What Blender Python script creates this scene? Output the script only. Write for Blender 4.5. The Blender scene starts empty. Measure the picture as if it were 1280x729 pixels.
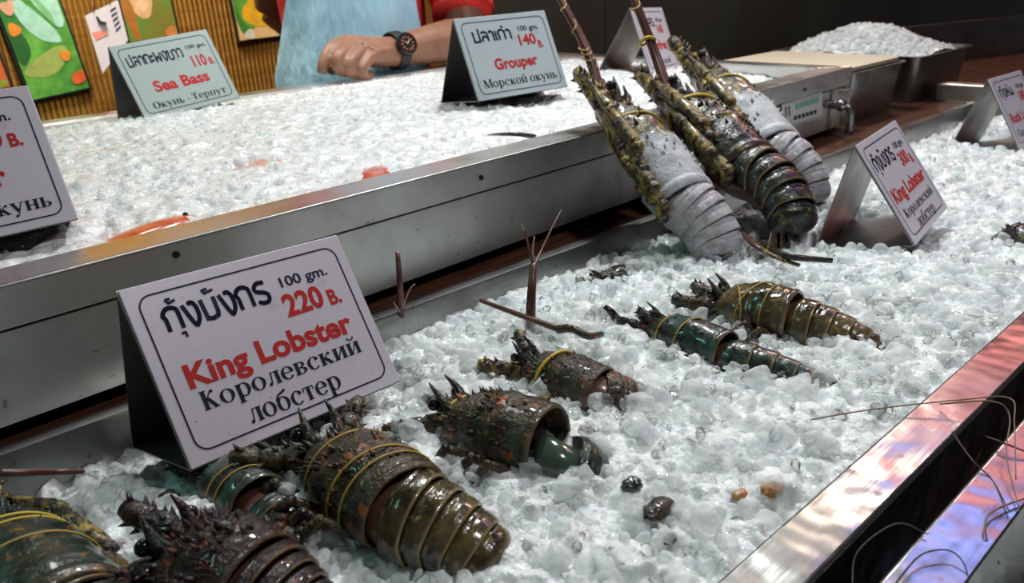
import bpy, math, random
import numpy as np
from mathutils import Matrix, Vector
random.seed(7); RNG = np.random.default_rng(11)
SC = bpy.context.scene; COL = SC.collection; PI = math.pi
# ------------------------------------------------------------------ camera
CAM = Vector((0, 0, 1.10)); FPX = 980.0
RW = Matrix(((0.7377, -0.2837, 0.6127), (-0.6736, -0.2474, 0.6965), (-0.046, -0.9265, -0.3736)))
cd = bpy.data.cameras.new('camera'); cam = bpy.data.objects.new('camera', cd); COL.objects.link(cam)
cd.sensor_width = 36; cd.lens = 36 * FPX / 1280; cd.clip_start = 0.02
cm = RW @ Matrix(((1, 0, 0), (0, -1, 0), (0, 0, -1)))
cam.matrix_world = Matrix.Translation(CAM) @ cm.to_quaternion().to_matrix().to_4x4()
cd.dof.use_dof = True; cd.dof.focus_distance = 0.56; cd.dof.aperture_fstop = 13
SC.camera = cam
# ------------------------------------------------------------------ light
SC.view_settings.view_transform = 'Standard'; SC.view_settings.look = 'None'
SC.view_settings.gamma = 1; SC.view_settings.use_curve_mapping = False; SC.view_settings.exposure = 0.0
w = bpy.data.worlds.new('world'); SC.world = w; w.use_nodes = True
w.node_tree.nodes['Background'].inputs[0].default_value = (0.50, 0.46, 0.47, 1)
w.node_tree.nodes['Background'].inputs[1].default_value = 0.09
def area(name, loc, target, size, power, color, sy=None):
    l = bpy.data.lights.new(name, 'AREA'); l.energy = power; l.color = color; l.size = size
    if sy: l.shape = 'RECTANGLE'; l.size_y = sy
    o = bpy.data.objects.new(name, l); COL.objects.link(o); o.location = loc
    o.rotation_euler = (Vector(target) - Vector(loc)).to_track_quat('-Z', 'Y').to_euler(); return o
area('lamp_over_upper_bin', (0.62, 1.25, 2.05), (0.55, 1.0, 0.93), 0.22, 3.4, (0.97, 1.0, 0.98))
area('lamp_over_tray', (1.10, 0.92, 2.05), (0.75, 0.26, 0.84), 0.13, 16, (0.95, 1.0, 0.99))
area('lamp_overhead', (0.65, -0.25, 2.2), (0.50, 0.25, 0.84), 0.14, 8.0, (0.98, 0.97, 1.0))
area('neon_red', (2.6, 0.75, 2.0), (0.6, 0.3, 0.85), 0.9, 4, (1.0, 0.30, 0.26), 0.25)
area('neon_blue', (1.55, 0.40, 1.80), (0.4, 0.1, 0.85), 0.22, 1.0, (0.25, 0.35, 1.0), 0.06)
area('neon_teal', (-0.6, 1.3, 2.0), (0.1, 0.5, 0.84), 0.4, 2.4, (0.35, 1.0, 0.85), 0.1)
area('lamp_over_wall', (0.5, 1.60, 2.3), (0.6, 1.99, 0.95), 0.25, 10, (1.0, 0.92, 0.78)).data.spread = 1.25
area('lamp_far_right', (2.6, 1.1, 2.3), (2.0, 1.7, 0.9), 0.3, 10, (1.0, 0.85, 0.70))
cy = SC.cycles
cy.use_denoising = True; cy.max_bounces = 10; cy.transmission_bounces = 8; cy.diffuse_bounces = 4; cy.glossy_bounces = 5
cy.caustics_reflective = False; cy.caustics_refractive = False; cy.sample_clamp_indirect = 4; cy.transparent_max_bounces = 8

# ------------------------------------------------------------------ helpers
def tag(o, label=None, cat=None, group=None, kind=None):
    if label: o['label'] = label
    if cat: o['category'] = cat
    if group: o['group'] = group
    if kind: o['kind'] = kind
    return o
def empty(name, M, label, cat, group=None):
    o = bpy.data.objects.new(name, None); COL.objects.link(o); o.empty_display_size = 0.02
    o.matrix_world = M if isinstance(M, Matrix) else Matrix.Translation(Vector(M))
    return tag(o, label, cat, group)
class MB:
    def __init__(s): s.v = []; s.f = []; s.n = 0; s.a = []
    def add(s, V, F, a=0.0):
        V = np.asarray(V, float).reshape(-1, 3); b = s.n
        s.v.append(V); s.n += len(V)
        s.f += [tuple(i + b for i in f) for f in F]
        s.a.append(np.full(len(V), a) if np.isscalar(a) else np.asarray(a, float)); return s
    def box(s, x0, x1, y0, y1, z0, z1):
        V = [(x, y, z) for x in (x0, x1) for y in (y0, y1) for z in (z0, z1)]
        return s.add(V, [(0, 1, 3, 2), (4, 6, 7, 5), (0, 4, 5, 1), (2, 3, 7, 6), (0, 2, 6, 4), (1, 5, 7, 3)])
    def hexa(s, b, t):      # bottom quad, top quad (same order, ccw from above)
        return s.add(list(b) + list(t), [(3, 2, 1, 0), (4, 5, 6, 7)] + [(i, (i + 1) % 4, 4 + (i + 1) % 4, 4 + i) for i in range(4)])
    def rings(s, R, close=True, caps=True, a=None):   # R: list of (n,3)
        R = [np.asarray(r, float) for r in R]; n = len(R[0]); F = []
        for i in range(len(R) - 1):
            for j in range(n if close else n - 1):
                k = (j + 1) % n
                F.append((i * n + j, i * n + k, (i + 1) * n + k, (i + 1) * n + j))
        if caps and close:
            F.append(tuple(range(n - 1, -1, -1))); F.append(tuple(range((len(R) - 1) * n, len(R) * n)))
        aa = 0.0 if a is None else np.repeat(np.asarray(a, float), n)
        return s.add(np.concatenate(R), F, aa)
    def tube(s, P, r, n=8, caps=True, a=None, squash=1.0):
        P = np.asarray(P, float); m = len(P); r = np.full(m, r) if np.isscalar(r) else np.asarray(r, float)
        T = np.gradient(P, axis=0); T /= np.linalg.norm(T, axis=1)[:, None] + 1e-12
        u = np.cross(T[0], (0, 0, 1)); u = u if np.linalg.norm(u) > 1e-3 else np.cross(T[0], (0, 1, 0))
        R = []
        th = np.arange(n) * 2 * PI / n
        for i in range(m):
            u = u - T[i] * (u @ T[i]); u /= np.linalg.norm(u) + 1e-12; v = np.cross(T[i], u)
            R.append(P[i] + r[i] * (np.cos(th)[:, None] * u + squash * np.sin(th)[:, None] * v))
        return s.rings(R, True, caps, a)
    def ball(s, c, r, n=10, m=7):
        r = np.ones(3) * r; R = []
        for i in range(m + 1):
            p = -PI / 2 + PI * (i + 0.02) / (m + 0.04); th = np.arange(n) * 2 * PI / n
            R.append(np.stack([np.cos(p) * np.cos(th), np.cos(p) * np.sin(th), np.full(n, math.sin(p))], 1) * r + np.asarray(c))
        return s.rings(R)
    def cone(s, c, d, L, r, n=5):
        c = np.asarray(c, float); d = np.asarray(d, float); d = d / np.linalg.norm(d)
        return s.tube([c - d * L * 0.2, c + d * L * 0.4, c + d * L], [r, r * 0.6, r * 0.08], n)
    def build(s, name, mat, parent=None, smooth=True, M=None, attr=None, bevel=0, angle=None):
        V = np.concatenate(s.v) if s.v else np.zeros((0, 3))
        me = bpy.data.meshes.new(name); me.from_pydata(V.tolist(), [], s.f)
        if attr:
            at = me.attributes.new(attr, 'FLOAT', 'POINT'); at.data.foreach_set('value', np.concatenate(s.a).astype(np.float32))
        o = bpy.data.objects.new(name, me); COL.objects.link(o); me.materials.append(mat)
        if smooth: me.polygons.foreach_set('use_smooth', [True] * len(me.polygons))
        if smooth and angle: me.set_sharp_from_angle(angle=angle)
        if bevel:
            b = o.modifiers.new('bevel', 'BEVEL'); b.width = bevel; b.segments = 2; b.limit_method = 'ANGLE'
        if M is not None: o.matrix_world = M
        if parent: o.parent = parent
        me.update(); return o
def hashn(i):
    i = i.astype(np.int64); h = (i[..., 0] * 73856093) ^ (i[..., 1] * 19349663) ^ (i[..., 2] * 83492791)
    h = (h ^ (h >> 13)) * 1274126177 & 0x7fffffff
    return (h % 100003) / 100003.0
def vnoise(p):
    p = np.asarray(p, float); i = np.floor(p); f = p - i; f = f * f * (3 - 2 * f); r = 0
    for dx in (0, 1):
        for dy in (0, 1):
            for dz in (0, 1):
                wt = (f[..., 0] if dx else 1 - f[..., 0]) * (f[..., 1] if dy else 1 - f[..., 1]) * (f[..., 2] if dz else 1 - f[..., 2])
                r = r + wt * hashn(i + np.array([dx, dy, dz]))
    return r
def ray(px, py): return RW @ Vector(((px - 640) / FPX, (py - 364.5) / FPX, 1))
def at_z(px, py, z): d = ray(px, py); return CAM + d * ((z - 1.10) / d.z)
def at_y(px, py, y): d = ray(px, py); return CAM + d * (y / d.y)
def smooth_path(P, n=6):
    P = [np.asarray(p, float) for p in P]; Q = [2 * P[0] - P[1]] + P + [2 * P[-1] - P[-2]]; out = []
    for i in range(1, len(Q) - 2):
        for k in range(n):
            t = k / n; a, b, c, d = Q[i - 1:i + 3]
            out.append(0.5 * (2 * b + (c - a) * t + (2 * a - 5 * b + 4 * c - d) * t * t + (3 * b - a - 3 * c + d) * t ** 3))
    out.append(P[-1]); return np.array(out)

# ------------------------------------------------------------------ materials
def mat(name, base=(0.5, 0.5, 0.5), rough=0.5, metal=0.0, **k):
    m = bpy.data.materials.new(name); m.use_nodes = True; b = m.node_tree.nodes['Principled BSDF']
    b.inputs['Base Color'].default_value = (*base, 1); b.inputs['Roughness'].default_value = rough; b.inputs['Metallic'].default_value = metal
    for a, v in k.items(): b.inputs[a.replace('_', ' ')].default_value = v
    return m
class NT:
    def __init__(s, m): s.t = m.node_tree; s.b = s.t.nodes['Principled BSDF']; s.c = None
    def n(s, t, **k):
        x = s.t.nodes.new(t)
        for a, v in k.items():
            if a.startswith('_'): x.inputs[a[1:].replace('_', ' ')].default_value = v
            else: setattr(x, a, v)
        return x
    def l(s, a, b): s.t.links.new(a, b)
    def co(s, scale=(1, 1, 1)):
        tc = s.n('ShaderNodeTexCoord'); mp = s.n('ShaderNodeMapping'); mp.inputs['Scale'].default_value = scale
        s.l(tc.outputs['Object'], mp.inputs[0]); return mp.outputs[0]
    def noise(s, vec, scale, detail=4, rough=0.55, dist=0.0):
        x = s.n('ShaderNodeTexNoise'); x.inputs['Scale'].default_value = scale; x.inputs['Detail'].default_value = detail
        x.inputs['Roughness'].default_value = rough; x.inputs['Distortion'].default_value = dist; s.l(vec, x.inputs['Vector']); return x.outputs[0]
    def ramp(s, fac, stops):
        r = s.n('ShaderNodeValToRGB'); e = r.color_ramp.elements
        while len(e) < len(stops): e.new(0.5)
        for q, (p, c) in zip(e, stops): q.position = p; q.color = (*c, 1) if len(c) == 3 else c
        s.l(fac, r.inputs[0]); return r.outputs[0]
    def mix(s, fac, a, b, mode='MIX'):
        x = s.n('ShaderNodeMix', data_type='RGBA', blend_type=mode)
        for v, i in ((fac, 0), (a, 6), (b, 7)):
            if isinstance(v, (int, float)): x.inputs[i].default_value = v
            elif isinstance(v, tuple): x.inputs[i].default_value = (*v, 1)
            else: s.l(v, x.inputs[i])
        return x.outputs[2]
    def bump(s, h, strength, dist):
        x = s.n('ShaderNodeBump'); x.inputs['Strength'].default_value = strength; x.inputs['Distance'].default_value = dist
        s.l(h, x.inputs['Height'])
        if s.c: s.l(s.c, x.inputs['Normal'])
        s.c = x.outputs[0]; s.l(s.c, s.b.inputs['Normal']); return s
    def col(s, c): s.l(c, s.b.inputs['Base Color'])
    def attr(s, name): x = s.n('ShaderNodeAttribute'); x.attribute_name = name; return x.outputs['Fac']
K = lambda v: (v, v, v)
def steel_mat(name, base=0.42, rough=0.30, stretch=(2, 60, 60), dent=0.004, dirt=0.5):
    m = mat(name, K(base), rough, 1.0); t = NT(m); v = t.co(stretch); o = t.co()
    n1 = t.noise(v, 6, 3); n2 = t.noise(o, 9, 5, 0.6); n3 = t.noise(o, 90, 4)
    c = t.mix(t.ramp(n2, [(0.35, K(0)), (0.75, K(1))]), (base, base * 0.99, base * 0.96), (base * dirt, base * dirt * 0.97, base * dirt * 0.92))
    c = t.mix(t.ramp(n3, [(0.66, K(0)), (0.72, K(0.55))]), c, (0.10, 0.085, 0.07)); t.col(c)
    t.l(t.ramp(n2, [(0.3, K(rough * 0.7)), (0.8, K(rough * 1.5))]), t.b.inputs['Roughness'])
    t.bump(n1, 0.05, 0.002).bump(t.noise(o, 22, 2), 0.25, dent); return m
M_steel = steel_mat('steel'); M_steel_dk = steel_mat('steel_dark', 0.30, 0.30, dirt=0.4)
M_panel = steel_mat('steel_panel', 0.66, 0.46, (1, 30, 30), 0.003, 0.62)
M_rim = steel_mat('steel_rim', 0.72, 0.30, (2, 50, 50), 0.006, 0.8)
# wet beads on the rims
t = NT(M_rim); vo = t.n('ShaderNodeTexVoronoi', feature='F1'); vo.inputs['Scale'].default_value = 130; t.l(t.co(), vo.inputs['Vector'])
t.c = t.b.inputs['Normal'].links[0].from_socket; t.bump(t.ramp(vo.outputs['Distance'], [(0.0, K(1)), (0.28, K(0))]), 0.15, 0.001)
M_rail = steel_mat('steel_rail', 0.30, 0.26, (2, 50, 50), 0.010, 0.75)
M_signsteel = steel_mat('sign_steel', 0.34, 0.38, (30, 30, 2), 0.001, 0.6)
M_black = mat('black', (0.008, 0.008, 0.009), 0.5)
def wood_mat():
    m = mat('wet_wood', (0.06, 0.025, 0.015), 0.3); t = NT(m); n = t.noise(t.co((3, 40, 40)), 5, 5)
    t.col(t.ramp(n, [(0.25, (0.028, 0.010, 0.007)), (0.55, (0.085, 0.032, 0.016)), (0.8, (0.16, 0.066, 0.03))])); t.bump(n, 0.3, 0.002); return m
M_wood = wood_mat()
def ice_mat(name, base, clear, rough, bump, sss=0.6, glass=0.0):
    m = mat(name, base, rough, 0.0, IOR=1.31, Subsurface_Weight=sss, Subsurface_Scale=0.004, Transmission_Weight=glass); t = NT(m); o = t.co()
    t.b.inputs['Subsurface Radius'].default_value = (0.8, 1.0, 1.0); t.b.inputs['Specular IOR Level'].default_value = 0.85
    t.b.inputs['Coat Weight'].default_value = 0.6; t.b.inputs['Coat Roughness'].default_value = 0.04; t.b.inputs['Coat IOR'].default_value = 1.33
    t.bump(t.noise(o, 130, 3), bump, 0.004).bump(t.noise(o, 480, 2), bump * 0.7, 0.0012)
    t.l(t.c, t.b.inputs['Coat Normal'])
    cl = t.ramp(t.noise(o, 55, 3, 0.6), [(0.30, tuple(c * 0.80 for c in base)), (0.62, base)]); t.col(cl)
    if clear > 0:
        tr = t.n('ShaderNodeBsdfTransparent'); tr.inputs[0].default_value = (0.98, 0.99, 0.99, 1); mx = t.n('ShaderNodeMixShader')
        t.l(t.ramp(t.noise(o, 70, 2), [(0.3, K(min(1, clear * 1.5))), (0.7, K(clear * 0.5))]), mx.inputs[0])
        out = t.t.nodes['Material Output']; tl = t.n('ShaderNodeBsdfTranslucent'); tl.inputs[0].default_value = (0.97, 0.99, 0.99, 1)
        m2 = t.n('ShaderNodeMixShader'); m2.inputs[0].default_value = 0.42; t.l(t.b.outputs[0], m2.inputs[1]); t.l(tl.outputs[0], m2.inputs[2])
        t.l(m2.outputs[0], mx.inputs[1]); t.l(tr.outputs[0], mx.inputs[2]); t.l(mx.outputs[0], out.inputs[0])
    return m
M_ice = ice_mat('ice_chunk', (0.95, 0.97, 0.97), 0.50, 0.05, 0.6, 0.3, 0.0)
M_ice_bed = ice_mat('ice_bed', (0.88, 0.91, 0.905), 0.0, 0.08, 0.9, 0.4)
def clear_ice_mat():
    m = mat('clear_ice', (0.9, 0.95, 0.95), 0.03); t = NT(m); t.bump(t.noise(t.co(), 220, 2), 0.5, 0.003); t.b.inputs['Coat Weight'].default_value = 1.0
    tr = t.n('ShaderNodeBsdfTransparent'); gl = t.n('ShaderNodeBsdfGlossy'); gl.inputs['Roughness'].default_value = 0.04; t.l(t.c, gl.inputs['Normal'])
    fr = t.n('ShaderNodeFresnel'); fr.inputs[0].default_value = 1.31; t.l(t.c, fr.inputs['Normal']); a = t.n('ShaderNodeMixShader'); t.l(fr.outputs[0], a.inputs[0]); t.l(tr.outputs[0], a.inputs[1]); t.l(gl.outputs[0], a.inputs[2])
    b = t.n('ShaderNodeMixShader'); b.inputs[0].default_value = 0.12; t.l(a.outputs[0], b.inputs[1]); t.l(t.b.outputs[0], b.inputs[2]); t.l(b.outputs[0], t.t.nodes['Material Output'].inputs[0]); return m
M_clear = clear_ice_mat()
M_snow = ice_mat('shaved_ice', (0.84, 0.85, 0.84), 0.0, 0.2, 0.7, 0.4)

# ------------------------------------------------------------------ setting
MB().box(-3, 7, -2.5, 4, -0.05, 0).build('floor', mat('floor_tile', (0.10, 0.095, 0.09), 0.35), smooth=False)['kind'] = 'structure'
def bamboo_mat():
    m = mat('bamboo_wall', (0.5, 0.28, 0.05), 0.55); t = NT(m); o = t.co()
    wv = t.n('ShaderNodeTexWave', wave_type='BANDS', bands_direction='X'); wv.inputs['Scale'].default_value = 26; wv.inputs['Distortion'].default_value = 0.6
    t.l(o, wv.inputs['Vector']); n = t.noise(t.co((2, 2, 30)), 3, 4)
    c = t.ramp(n, [(0.3, (0.36, 0.15, 0.012)), (0.7, (0.58, 0.29, 0.04))])
    c = t.mix(t.ramp(wv.outputs['Fac'], [(0.0, K(0.75)), (0.35, K(0))]), c, (0.13, 0.045, 0.004)); t.col(c)
    t.bump(wv.outputs['Fac'], 0.9, 0.01); return m
b = MB()
b.box(-2.5, 1.62, 2.0, 2.1, 0, 2.9)
b.build('wall_back', bamboo_mat(), smooth=False)['kind'] = 'structure'
def dark_wall_mat():
    m = mat('dark_panel', (0.035, 0.035, 0.030), 0.38, 0.15); t = NT(m); n = t.noise(t.co((1, 1, 0.4)), 2.2, 4)
    t.col(t.ramp(n, [(0.3, (0.060, 0.052, 0.048)), (0.7, (0.085, 0.095, 0.072))])); t.bump(t.noise(t.co((60, 60, 1)), 4, 3), 0.08, 0.002); return m
M_dark = dark_wall_mat()
b = MB(); b.box(1.62, 2.16, 1.9, 2.0, 0, 2.9); b.box(2.166, 7, 1.9, 2.0, 0, 2.9); b.box(2.15, 2.17, 1.915, 2.0, 0, 2.9)
b.build('wall_right', M_dark, smooth=False)['kind'] = 'structure'

# wooden counter everything stands on
b = MB(); b.box(-1.2, 4.2, 0.552, 1.366, 0.79, 0.828); b.box(-1.2, 4.2, 0.60, 1.33, 0.0, 0.79)
tag(b.build('counter', M_wood, smooth=False, bevel=0.002), 'dark wet wooden counter under the raised steel ice bin', 'counter')
# low steel upstand along the back of the counter at the right
b = MB(); b.hexa([(1.95, 0.95, 0.828), (3.3, 0.56, 0.828), (3.305, 0.58, 0.828), (1.955, 0.97, 0.828)],
                 [(1.95, 0.95, 0.93), (3.3, 0.56, 0.93), (3.305, 0.58, 0.93), (1.955, 0.97, 0.93)])
tag(b.build('splash_panel', M_steel_dk, smooth=False), 'low dark steel splash panel behind the heaped ice pan', 'panel')

# ---- raised steel bin
FY = lambda x: 0.558 + 0.046 * x          # its front edge
FA, FB = (-0.55, FY(-0.55)), (1.32, FY(1.32)); BB, BA = (1.318, 1.36), (-0.55, 1.305)
bin_ = empty('fish_bin', (0.4, 0.95, 0.828), 'long raised steel bin of white shaved ice with riveted front', 'ice bin')
bi = Matrix.Translation((-0.4, -0.95, -0.828))
def quad_in(d):     # inset outline
    return [(FA[0] + d, FA[1] + d), (FB[0] - d, FB[1] + d), (BB[0] - d, BB[1] - d), (BA[0] + d, BA[1] - d)]
def ring_slab(b, q0, q1, z0, z1):
    for i in range(4):
        j = (i + 1) % 4; A, B, C, D = q0[i], q0[j], q1[j], q1[i]
        b.hexa([(*A, z0), (*B, z0), (*C, z0), (*D, z0)], [(*A, z1), (*B, z1), (*C, z1), (*D, z1)])
b = MB(); ring_slab(b, quad_in(0.0025), quad_in(0.012), 0.840, 0.925); b.hexa([(*p, 0.838) for p in quad_in(0.01)], [(*p, 0.846) for p in quad_in(0.01)])
for p in quad_in(0.09): b.box(p[0] - 0.03, p[0] + 0.03, p[1] - 0.03, p[1] + 0.03, 0.828, 0.838)
o = b.build('shell', M_panel, bin_, False, bi)
b = MB(); ring_slab(b, quad_in(0.0012), quad_in(0.006), 0.9030, 0.9052); b.build('seam', M_black, bin_, False, bi)
b = MB(); ring_slab(b, quad_in(0), quad_in(0.003), 0.905, 0.934)
o = b.build('flange', M_panel, bin_, False, bi, bevel=0.0008)
b = MB(); q = [(p[0], p[1]) for p in quad_in(0.0)]; q2 = quad_in(0.040); ring_slab(b, q, q2, 0.931, 0.934)
ring_slab(b, [(p[0], p[1]) for p in quad_in(0.038)], quad_in(0.041), 0.86, 0.932)
b.build('rim', M_rim, bin_, False, bi, bevel=0.001)
def on_front(px, py):      # point on the front face
    d = ray(px, py); s = 0.558 / (d.y - 0.046 * d.x); return CAM + d * s
for px, py in ((220, 318), (601, 222), (1006, 112)):
    p = on_front(px, py); b = MB(); b.tube([(p.x, p.y + 0.002, p.z), (p.x, p.y - 0.0012, p.z)], 0.0026, 12); b.tube([(p.x, p.y, p.z), (p.x, p.y - 0.003, p.z)], 0.0015, 8)
    b.build('bolt', M_black, bin_, True, bi, angle=0.6)
# vertical end trim and taped notice and tap on its right end
p0, p1 = on_front(1045, 150), on_front(1060, 150)
b = MB(); b.box(1.255, 1.262, FY(1.26) - 0.0005, FY(1.26) + 0.002, 0.84, 0.905); b.build('corner_strip', M_steel, bin_, False, bi); b = MB(); b.box(1.30, 1.322, FY(1.31) - 0.001, FY(1.31) + 0.002, 0.84, 0.905)
b.build('corner_strip', M_steel, bin_, False, bi)
qs = [on_front(*c) for c in ((976, 131), (1026, 115), (1028, 146), (978, 161))]
def lerp_quad(Q, u, v, off=0.0):
    a = Q[0].lerp(Q[1], u); c = Q[3].lerp(Q[2], u); p = a.lerp(c, v); return (p.x, p.y - off, p.z)
def decal(b, Q, u0, u1, v0, v1, off): b.add([lerp_quad(Q, u0, v0, off), lerp_quad(Q, u0, v1, off), lerp_quad(Q, u1, v1, off), lerp_quad(Q, u1, v0, off)], [(0, 1, 2, 3)])
M_paper = mat('paper', (0.55, 0.54, 0.52), 0.5); M_teal = mat('teal_ink', (0.10, 0.36, 0.30), 0.5); M_ink = mat('ink', (0.015, 0.015, 0.02), 0.5)
b = MB(); decal(b, qs, 0, 1, 0, 1, 0.0012); st = b.build('notice', M_paper, bin_, False, bi)
b = MB()
for k in range(7): decal(b, qs, 0.32 + k * 0.088, 0.32 + k * 0.088 + 0.065, 0.13 + 0.02 * (k % 2), 0.36, 0.0016)
b.build('print', M_teal, st, False)
b = MB(); decal(b, qs, 0.06, 0.20, 0.16, 0.19, 0.0016); decal(b, qs, 0.07, 0.10, 0.16, 0.55, 0.0016); decal(b, qs, 0.15, 0.18, 0.16, 0.55, 0.0016)
for k in range(6): decal(b, qs, 0.26 + k * 0.10, 0.26 + k * 0.10 + 0.075, 0.62, 0.78, 0.0016)
decal(b, qs, 0.05, 0.95, 0.06, 0.075, 0.0016); decal(b, qs, 0.05, 0.95, 0.93, 0.945, 0.0016)
b.build('print', M_ink, st, False)
p = on_front(1035, 130)
b = MB(); b.tube([(p.x, p.y + 0.01, p.z), (p.x, p.y - 0.022, p.z)], 0.007, 12); b.ball((p.x, p.y - 0.022, p.z), 0.010)
b.tube(smooth_path([(p.x, p.y - 0.022, p.z), (p.x + 0.004, p.y - 0.036, p.z - 0.008), (p.x + 0.005, p.y - 0.038, p.z - 0.045)]), 0.006, 10)
tp = b.build('tap', M_steel_dk, bin_, True, bi)
b = MB(); b.tube([(p.x, p.y - 0.022, p.z), (p.x, p.y - 0.022, p.z + 0.020)], 0.003, 8); b.box(p.x - 0.004, p.x + 0.022, p.y - 0.027, p.y - 0.018, p.z + 0.018, p.z + 0.023)
b.build('handle', M_steel, tp, True, angle=0.6)

# ---- lobster tray in front: sides, back flange, front rail
tray = empty('lobster_tray', (0.5, 0.33, 0.74), 'long low steel tray of crushed ice holding the lobsters', 'ice tray')
ti = Matrix.Translation((-0.5, -0.33, -0.74))
X0, X1 = -0.35, 1.66; TBY = 0.5325
def bar(b, x0, x1, prof):   # extrude a YZ profile along x, fanning with the back edge
    n = len(prof); V = [(x, y, z) for x in (x0, x1) for y, z in prof]
    b.add(V, [tuple(range(n)), tuple(range(2 * n - 1, n - 1, -1))] + [(i, i + n, (i + 1) % n + n, (i + 1) % n) for i in range(n)])
b = MB(); bar(b, X0, X1, [(TBY, 0.836), (TBY - 0.001, 0.8335), (TBY - 0.016, 0.76), (TBY - 0.014, 0.76), (TBY + 0.002, 0.832), (TBY + 0.02, 0.830), (TBY + 0.02, 0.8325), (TBY + 0.004, 0.8365)])
b.build('back_side', M_steel, tray, True, ti, angle=0.4)
b = MB(); b.box(X0, X1, 0.125, TBY - 0.01, 0.745, 0.752)
for y0, y1 in ((0.125, 0.145), (0.50, 0.52)): b.box(X0, X1, y0, y1, 0.74, 0.746)
b.build('bottom', M_steel_dk, tray, False, ti)
b = MB(); bar(b, X0, X1, [(0.1460, 0.8505), (0.1200, 0.8505), (0.1180, 0.8490), (0.1180, 0.78), (0.1195, 0.78), (0.1205, 0.8480), (0.1440, 0.8480), (0.1450, 0.75), (0.1470, 0.75), (0.1470, 0.8495)])
b.build('front_rail', M_rail, tray, True, ti, angle=0.35, bevel=0.0008)
b = MB(); b.box(X0 - 0.002, X0, 0.12, TBY, 0.745, 0.838); b.build('end_side', M_steel, tray, False, ti)
b = MB(); b.box(X1 - 0.002, X1, 0.12, TBY, 0.745, 0.838)
b.box(X1 - 0.018, X1 + 0.003, 0.13, TBY + 0.01, 0.834, 0.838)
b.build('end_side', M_steel, tray, False, ti, bevel=0.0008)
# stepped ledge past the tray end
b = MB(); b.box(1.70, 1.735, 0.40, 0.62, 0.828, 0.862); b.box(1.735, 1.78, 0.40, 0.62, 0.828, 0.848); b.box(1.665, 1.80, 0.35, 0.551, 0.74, 0.828)
tag(b.build('steel_step', M_rim, None, False, bevel=0.002), 'small stepped steel ledge behind the half-visible rock lobster sign', 'ledge')
# neighbouring tray
nt = empty('neighbour_tray', (0.5, -0.2, 0.74), 'steel ice tray at the lower right across the dark gap', 'ice tray'); ni = Matrix.Translation((-0.5, 0.2, -0.74))
b = MB(); bar(b, X0, X1, [(0.0972, 0.850), (0.0985, 0.8490), (0.0985, 0.745), (0.0965, 0.745), (0.0955, 0.8475), (0.0745, 0.8475), (0.052, 0.775), (0.0505, 0.776), (0.072, 0.850)])
b.build('rail', M_rail, nt, True, ni, angle=0.35, bevel=0.0008)
b = MB(); b.box(X0, X1, -0.5, 0.055, 0.745, 0.776); b.box(X0, X1, 0.055, 0.0985, 0.743, 0.747); b.box(X0, X1, -0.5, -0.47, 0.74, 0.746); b.box(X0, X1, 0.07, 0.098, 0.74, 0.744); b.build('bottom', M_steel_dk, nt, False, ni)
# the base the front trays stand on
b = MB(); b.box(-1.2, 2.6, -0.55, 0.551, 0.0, 0.74)
tag(b.build('front_counter', M_steel_dk, None, False), 'dark base cabinet carrying the two front ice trays', 'cabinet')

# ------------------------------------------------------------------ ice
def ss(a, b_, x): t_ = np.clip((x - a) / (b_ - a), 0, 1); return t_ * t_ * (3 - 2 * t_)
def z_low(x, y):
    x = np.asarray(x, float); y = np.asarray(y, float)
    z = 0.836 - 0.022 * ss(0.42, 0.52, y) + 0.006 * ss(0.30, 0.17, y)
    z = z - 0.022 * ss(0.10, 0.0, x) * ss(0.40, 0.47, y) - 0.006 * ss(1.2, 1.6, x)
    return z + 0.010 * (vnoise(np.stack([x * 14, y * 14, x * 0 + 3], -1)) - 0.5)
def z_up(x, y):
    x = np.asarray(x, float); y = np.asarray(y, float); f = y - (0.558 + 0.046 * x)
    z = 0.916 + 0.024 * ss(0.03, 0.28, f) - 0.014 * ss(0.58, 0.72, f) - 0.012 * ss(1.0, 1.27, x)
    return z + 0.006 * (vnoise(np.stack([x * 16, y * 16, x * 0 + 7], -1)) - 0.5)
def ico(sub):
    import bmesh
    bm = bmesh.new(); bmesh.ops.create_icosphere(bm, subdivisions=sub, radius=1); bm.verts.ensure_lookup_table()
    V = np.array([v.co for v in bm.verts]); F = np.array([[v.index for v in f.verts] for f in bm.faces]); bm.free(); return V, F
def chunk_shapes(sub, n, amp):
    V, F = ico(sub); out = []
    for k in range(n):
        W = V.copy()
        for _ in range(7):           # chip flat faces off
            d = RNG.normal(size=3); d /= np.linalg.norm(d); h = RNG.uniform(0.45, 0.9); s = W @ d
            W = W - np.clip(s - h, 0, None)[:, None] * d * 0.85
        W = W * (1 + amp * (vnoise(V * 2.2 + k * 9.7) - 0.5))[:, None]
        out.append(W * RNG.uniform(0.65, 1.15, 3))
    return out, F
def rotm(n):
    q = RNG.normal(size=(n, 4)); q /= np.linalg.norm(q, axis=1)[:, None]; w_, x, y, z = q.T
    return np.stack([1 - 2 * (y * y + z * z), 2 * (x * y - z * w_), 2 * (x * z + y * w_), 2 * (x * y + z * w_), 1 - 2 * (x * x + z * z), 2 * (y * z - x * w_), 2 * (x * z - y * w_), 2 * (y * z + x * w_), 1 - 2 * (x * x + y * y)], 1).reshape(n, 3, 3)
def fast_mesh(name, V, F):
    me = bpy.data.meshes.new(name); nf, k = F.shape
    me.vertices.add(len(V)); me.vertices.foreach_set('co', V.astype(np.float32).ravel())
    me.loops.add(nf * k); me.loops.foreach_set('vertex_index', F.astype(np.int32).ravel())
    me.polygons.add(nf); me.polygons.foreach_set('loop_start', np.arange(0, nf * k, k, dtype=np.int32)); me.polygons.foreach_set('loop_total', np.full(nf, k, np.int32))
    me.polygons.foreach_set('use_smooth', [True] * nf); me.update(calc_edges=True); return me
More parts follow.
